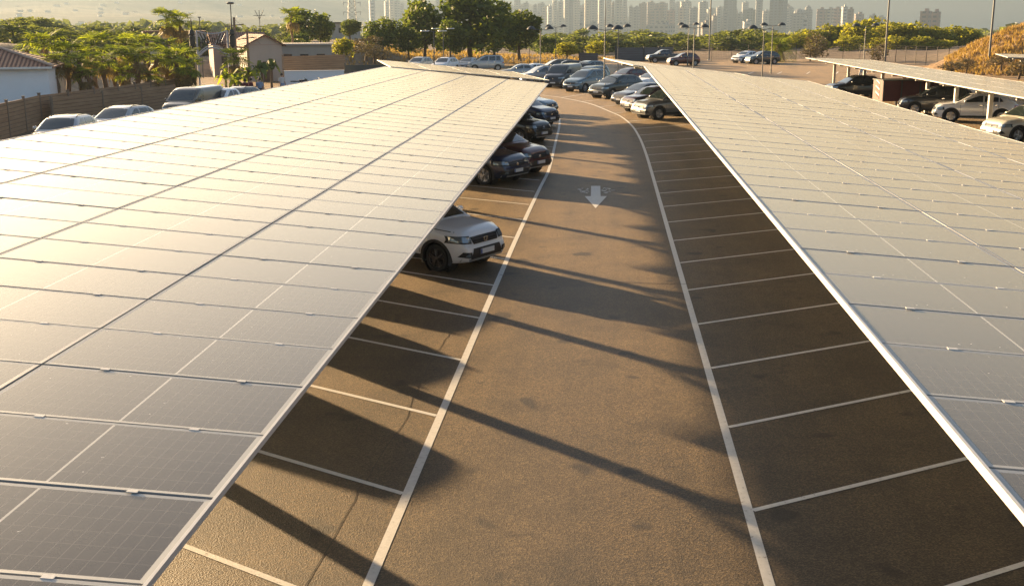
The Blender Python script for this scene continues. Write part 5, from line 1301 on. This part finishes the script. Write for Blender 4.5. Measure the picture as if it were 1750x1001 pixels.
# ------------------------------------------------------------------ skyline
FAC = {'pale': ((.52, .50, .46), (.20, .21, .22)), 'cream': ((.58, .52, .42), (.22, .22, .22)), 'pink': ((.46, .33, .28), (.18, .17, .18)), 'grey': ((.32, .33, .34), (.12, .13, .15)), 'slate': ((.14, .18, .22), (.07, .09, .12)), 'white': ((.72, .70, .66), (.30, .30, .30)), 'brown': ((.30, .21, .17), (.12, .10, .10)), 'green': ((.20, .24, .22), (.07, .09, .09))}
for k, (a, b) in FAC.items(): M['fac_'+k] = facade_mat('facade_'+k, tuple(x*.78 for x in a), tuple(x*.8 for x in b), .10, .145)
TW = [  # u0, u1, v top, tone, D, kind
 (633, 643, 2, 'white', 2500, 'slim'), (659, 666, 4, 'pale', 3300, ''), (667, 676, 0, 'pale', 3350, ''), (677, 684, 3, 'pale', 3300, ''), (685, 692, 8, 'grey', 3400, ''), (747, 756, -4, 'cream', 3300, ''), (759, 768, 0, 'pale', 3400, ''),
 (850, 862, 2, 'pale', 3500, ''), (866, 876, 10, 'white', 3300, ''), (879, 890, -8, 'pale', 3600, ''), (896, 903, 6, 'grey', 3500, ''), (905, 910, 24, 'pale', 3100, ''), (911, 918, 10, 'grey', 3300, ''), (919, 925, 22, 'pale', 3000, ''), (927, 934, 14, 'cream', 3200, ''), (935, 943, 12, 'white', 3100, ''), (944, 952, 2, 'pale', 3500, ''),
 (953, 962, 4, 'pale', 3200, ''), (963, 972, -14, 'grey', 3300, 'slim'), (973, 978, -4, 'slate', 3100, ''), (980, 990, -10, 'pale', 3400, ''), (990, 997, 20, 'grey', 2900, ''), (998, 1008, -2, 'cream', 3300, ''), (1006, 1020, -16, 'pale', 3500, 'slim'), (1021, 1031, -6, 'pale', 3200, ''), (1035, 1044, -12, 'cream', 3300, ''),
 (1044, 1049, 6, 'brown', 3000, ''), (1050, 1062, -16, 'cream', 3200, 'slim'), (1063, 1070, -4, 'pale', 3400, ''), (1073, 1080, 12, 'grey', 3300, ''), (1080, 1092, 14, 'grey', 3000, ''), (1090, 1104, 7, 'brown', 3400, ''), (1104, 1117, 5, 'pink', 3300, ''), (1106, 1136, 18, 'pink', 2900, 'wide'), (1118, 1138, 7, 'pink', 3200, 'wide'), (1137, 1153, 19, 'pink', 2950, ''),
 (1143, 1150, -6, 'pale', 3600, ''), (1158, 1170, 14, 'cream', 3000, ''), (1160, 1178, 4, 'pale', 3500, 'wide'), (1176, 1191, 15, 'grey', 3100, ''), (1191, 1207, 5, 'grey', 3400, ''), (1206, 1216, 17, 'pale', 3100, ''), (1215, 1223, 28, 'brown', 2800, ''), (1222, 1231, 14, 'pale', 3300, ''), (1233, 1257, -14, 'slate', 3300, 'wide'), (1233, 1243, 20, 'grey', 2800, ''), (1257, 1268, 24, 'pale', 3300, ''),
 (1267, 1289, 18, 'green', 3000, 'wide'), (1288, 1300, 1, 'grey', 3200, 'slim'), (1300, 1312, 20, 'pale', 3500, ''), (1314, 1340, -16, 'slate', 3000, 'wide'), (1340, 1346, 16, 'pale', 3400, ''), (1346, 1357, 26, 'pale', 3300, ''), (1352, 1373, 24, 'grey', 3100, 'dome'), (1371, 1384, 18, 'grey', 3300, 'dome'), (1392, 1407, 17, 'pink', 2700, ''), (1408, 1421, 17, 'cream', 2700, ''), (1420, 1433, 16, 'pink', 2750, ''), (1435, 1443, 13, 'white', 2500, ''), (1443, 1455, 17, 'brown', 2600, ''), (1457, 1472, 25, 'pink', 2700, ''), (1482, 1494, 28, 'cream', 2600, ''), (1495, 1508, 31, 'pale', 2700, ''),
 (1570, 1585, 21, 'pink', 1900, ''), (1587, 1602, 22, 'pink', 1930, ''),
 (1197, 1212, 40, 'brown', 2200, 'low'), (1106, 1150, 44, 'pale', 2100, 'low'), (1120, 1142, 36, 'cream', 2300, 'low'), (1268, 1283, 38, 'white', 2300, 'low'), (992, 994.5, 36, 'white', 1600, 'low'), (1000, 1022, 42, 'grey', 2300, 'low'), (1371, 1377, 33, 'white', 2000, 'low'), (1050, 1074, 40, 'pale', 2400, 'low'), (925, 950, 46, 'pale', 2500, 'low')]
rg = random.Random(21)
for k in range(56):                    # fainter ranks behind
    u = 846+k*9.2+rg.uniform(-6, 6); TW.append((u, u+rg.uniform(7, 13), rg.uniform(4, 40), rg.choice(['pale', 'grey', 'cream', 'pink']), rg.uniform(3700, 4300), 'rear'))
TW.sort()
hn = {'pale': 'pale grey', 'cream': 'cream', 'pink': 'pinkish', 'grey': 'grey', 'slate': 'dark blue grey', 'white': 'white', 'brown': 'brown', 'green': 'dark green grey'}
CNT = {}
for k, (u0, u1, vt, tone, D, kd) in enumerate(TW):
    uc = (u0+u1)/2; b = pt(uc, 84, D); b.z = land(b.x, b.y)-4; t = pt(uc, vt, D).z; w = (u1-u0)/F*D; h = t-b.z; dp = max(14., w*.7)
    nk = {'low': 'low block', 'wide': 'broad high-rise', 'slim': 'needle high-rise', 'dome': 'domed block', 'rear': 'rear tower'}.get(kd, 'high-rise')
    CNT[(tone, nk)] = n_ = CNT.get((tone, nk), 0)+1
    if kd == 'rear': lab = 'very faint %s tower in the hazy rear rank of the skyline' % hn[tone]
    else: lab = '%s %s of the skyline, %s such one from the left' % (hn[tone], nk, ordn(n_))
    root = empty('high_rise' if kd != 'low' else 'apartment_block', b, frame_at(b, rg.uniform(-.5, .3)), lab, 'building', 'faint rear towers '+tone if kd == 'rear' else 'buildings of the distant skyline')
    mt = M['fac_'+tone]; mb = MB(); mb.box((0, 0, h/2), (w*.86, dp, h))
    if kd == 'wide': mb.box((0, -dp*.2, h*.49), (w*.5, dp*.9, h*.96))
    mb.build('facade', mt, root)
    mb = MB(); mb.box((0, 0, h+.6), (w*.90, dp+.8, 1.2))
    if kd == 'dome': mb.lathe([(w*.42, 0), (w*.36, 6), (w*.2, 10), (0, 12)], (0, 0, h+1.2), 12)
    else: mb.box((w*.1, 0, h+3.2), (w*.34, dp*.4, 4.0))
    if kd == 'slim': mb.tube([(0, 0, h), (0, 0, h+16)], .5, 5)
    mb.build('roof', mt, root)
    if kd != 'low' and w > 11:
        for s in (-1, 1):
            mb = MB()
            for q in range(int(h/6.2)): mb.box((s*w*.30, -dp/2-.7, 4+q*6.2), (w*.2, 1.4, 1.1))
            mb.build('balconies', mt, root)
# lattice pylon
p = pt(603, 62, 700); z0 = land(p.x, p.y); h = pt(603, -12, 700).z-z0; root = empty('lattice_pylon', (p.x, p.y, z0), .3, 'steel lattice pylon above the small rounded pine', 'pylon')
w0, w1 = 3.4, 1.6
cn = [(-1, -1), (1, -1), (1, 1), (-1, 1)]
for sx, sy in cn: mb = MB(); mb.tube([(sx*w0, sy*w0, 0), (sx*w1, sy*w1, h)], .12, 5); mb.build('leg', M['galv'], root)
mb = MB(); n = 12
for k in range(n):
    t0, t1 = k/n, (k+1)/n
    for i in range(4):
        a, b = cn[i], cn[(i+1) % 4]; q = lambda c, t: (c[0]*(w0+(w1-w0)*t), c[1]*(w0+(w1-w0)*t), h*t)
        mb.tube([q(a, t0), q(b, t1)], .07, 4); mb.tube([q(b, t0), q(a, t1)], .07, 4); mb.tube([q(a, t1), q(b, t1)], .07, 4)
mb.build('bracing', M['galv'], root)
for z in (.62, .8, .95):
    for s in (-1, 1): mb = MB(); mb.tube([(s*w1, 0, h*z), (s*5.2, 0, h*z+.6)], .16, 5); mb.tube([(s*5., 0, h*z+.5), (s*5., 0, h*z-1.6)], .16, 5); mb.build('cross_arm', M['galv'], root)
# white houses on the hill and villas near the water
rg = random.Random(8)
M['speck'] = mat('sunlit_white_house', (.8, .78, .74), .7)  # one even off-white for the villa walls
mb = MB(); mb.box((0, 0, 4), (18, 10, 8)); hm = mb.mesh('walls', M['speck']); mb = MB(); mb.hexa([(-9.5, -5.5, 8), (9.5, -5.5, 8), (9.5, 5.5, 8), (-9.5, 5.5, 8), (-8, -1, 10), (8, -1, 10), (8, 1, 10), (-8, 1, 10)]); hr = mb.mesh('roof', M['tiles'])
def villa(u, D, label, group, s=1.):
    q = pt(u, 60, D); z = land(q.x, q.y); root = empty('white_villa', (q.x, q.y, z-1), frame_at(q, rg.uniform(-.5, .5)), label, 'house', group)
    s *= .72
    for me in (hm, hr): o = bpy.data.objects.new(me.name, me); COL.objects.link(o); o.parent = root; o.scale = (s*rg.uniform(.7, 1.6), s, s*rg.uniform(.7, 1.2))
for k in range(60): villa(rg.uniform(-20, 640), rg.uniform(2700, 5000), 'tiny white house speck on the hazy hillside at the left', 'white houses on the hazy hillside')
for k in range(9): villa(1704+k*8+rg.uniform(-2, 2), 5400+rg.uniform(-500, 400), 'low white villa beyond the dirt mound by the water', 'white villas by the water', 3.)
for u, D in ((793, 900), (960, 1300), (1052, 900), (1138, 1200), (1230, 1300)): villa(u, D, 'small white building in the green plain before the towers', 'white buildings in the plain', .5)

# ------------------------------------------------------------------ sea, haze, sky, sun, camera
TILT = .0135
SEA = -112.
EL, AZX, AZY = radians(10.5), -.737, .676
for o in list(COL.objects):            # the car park falls gently towards the sea
    if o.parent is None: o.matrix_basis = Matrix.Rotation(-TILT, 4, 'X') @ o.matrix_basis
M['sea'] = mat('sea_water', (.02, .07, .10), .25, 0, .5, bump=.4, bscale=.05)
mb = MB(); n = 24
mb.add([(-14000+28000*i/n, 300+20700*j/n, SEA) for i in range(n+1) for j in range(n+1)], [(i*(n+1)+j, (i+1)*(n+1)+j, (i+1)*(n+1)+j+1, i*(n+1)+j+1) for i in range(n) for j in range(n)])
tag(mb.build('sea', M['sea']), kind='structure')
hz = bpy.data.materials.new('haze'); hz.use_nodes = True; nt = hz.node_tree
for x in list(nt.nodes):
    if x.type != 'OUTPUT_MATERIAL': nt.nodes.remove(x)
pv = nt.nodes.new('ShaderNodeVolumePrincipled'); pv.inputs['Density'].default_value = HAZE; pv.inputs['Color'].default_value = HCOL; pv.inputs['Anisotropy'].default_value = HANI
nt.links.new(pv.outputs[0], nt.nodes['Material Output'].inputs['Volume'])
mb = MB(); mb.box((0, 10400, 0), (30000, 22600, 1)); top = 150.; bot = SEA-130
mb.v = [(x, y, top if z > 0 else bot) for x, y, z in mb.v]
tag(mb.build('haze', hz), 'warm haze over the plain and the sea', 'haze', kind='stuff')

w = bpy.data.worlds.new('World'); scn.world = w; w.use_nodes = True; nt = w.node_tree
sky = nt.nodes.new('ShaderNodeTexSky'); sky.sky_type = 'NISHITA'; sky.sun_disc = False; sky.sun_elevation = EL
sky.sun_rotation = atan2(AZX, AZY); sky.air_density = .8; sky.dust_density = DUST; sky.ozone_density = .4; sky.altitude = 110
nt.links.new(sky.outputs[0], nt.nodes['Background'].inputs[0]); nt.nodes['Background'].inputs[1].default_value = SKYS
l = bpy.data.lights.new('sun', 'SUN'); l.energy = SUNS; l.angle = radians(.7); l.color = (1., .69, .37)
lo = bpy.data.objects.new('sun', l); COL.objects.link(lo)
lo.rotation_euler = Vector((AZX*cos(EL), AZY*cos(EL), sin(EL))).to_track_quat('Z', 'Y').to_euler()

cam = bpy.data.cameras.new('camera'); co = bpy.data.objects.new('camera', cam); COL.objects.link(co); scn.camera = co
cam.sensor_width = 36; cam.lens = 36*F/1750; cam.clip_end = 60000; cam.clip_start = .1
fwd = ray(875, 500.5).normalized(); right = (ray(876, 500.5)-ray(875, 500.5)).normalized(); up = right.cross(fwd).normalized()
mw = Matrix((right, up, -fwd)).transposed().to_4x4(); mw.translation = (0, 0, CH)
co.matrix_world = Matrix.Rotation(-TILT, 4, 'X') @ mw
vs = scn.view_settings; vs.view_transform = 'Standard'; vs.look = 'None'; vs.gamma = 1; vs.exposure = EXPO
scn.cycles.use_denoising = True
scn.cycles.max_bounces = 6; scn.cycles.transparent_max_bounces = 8; scn.cycles.volume_bounces = 1
scn.cycles.caustics_reflective = False; scn.cycles.caustics_refractive = False
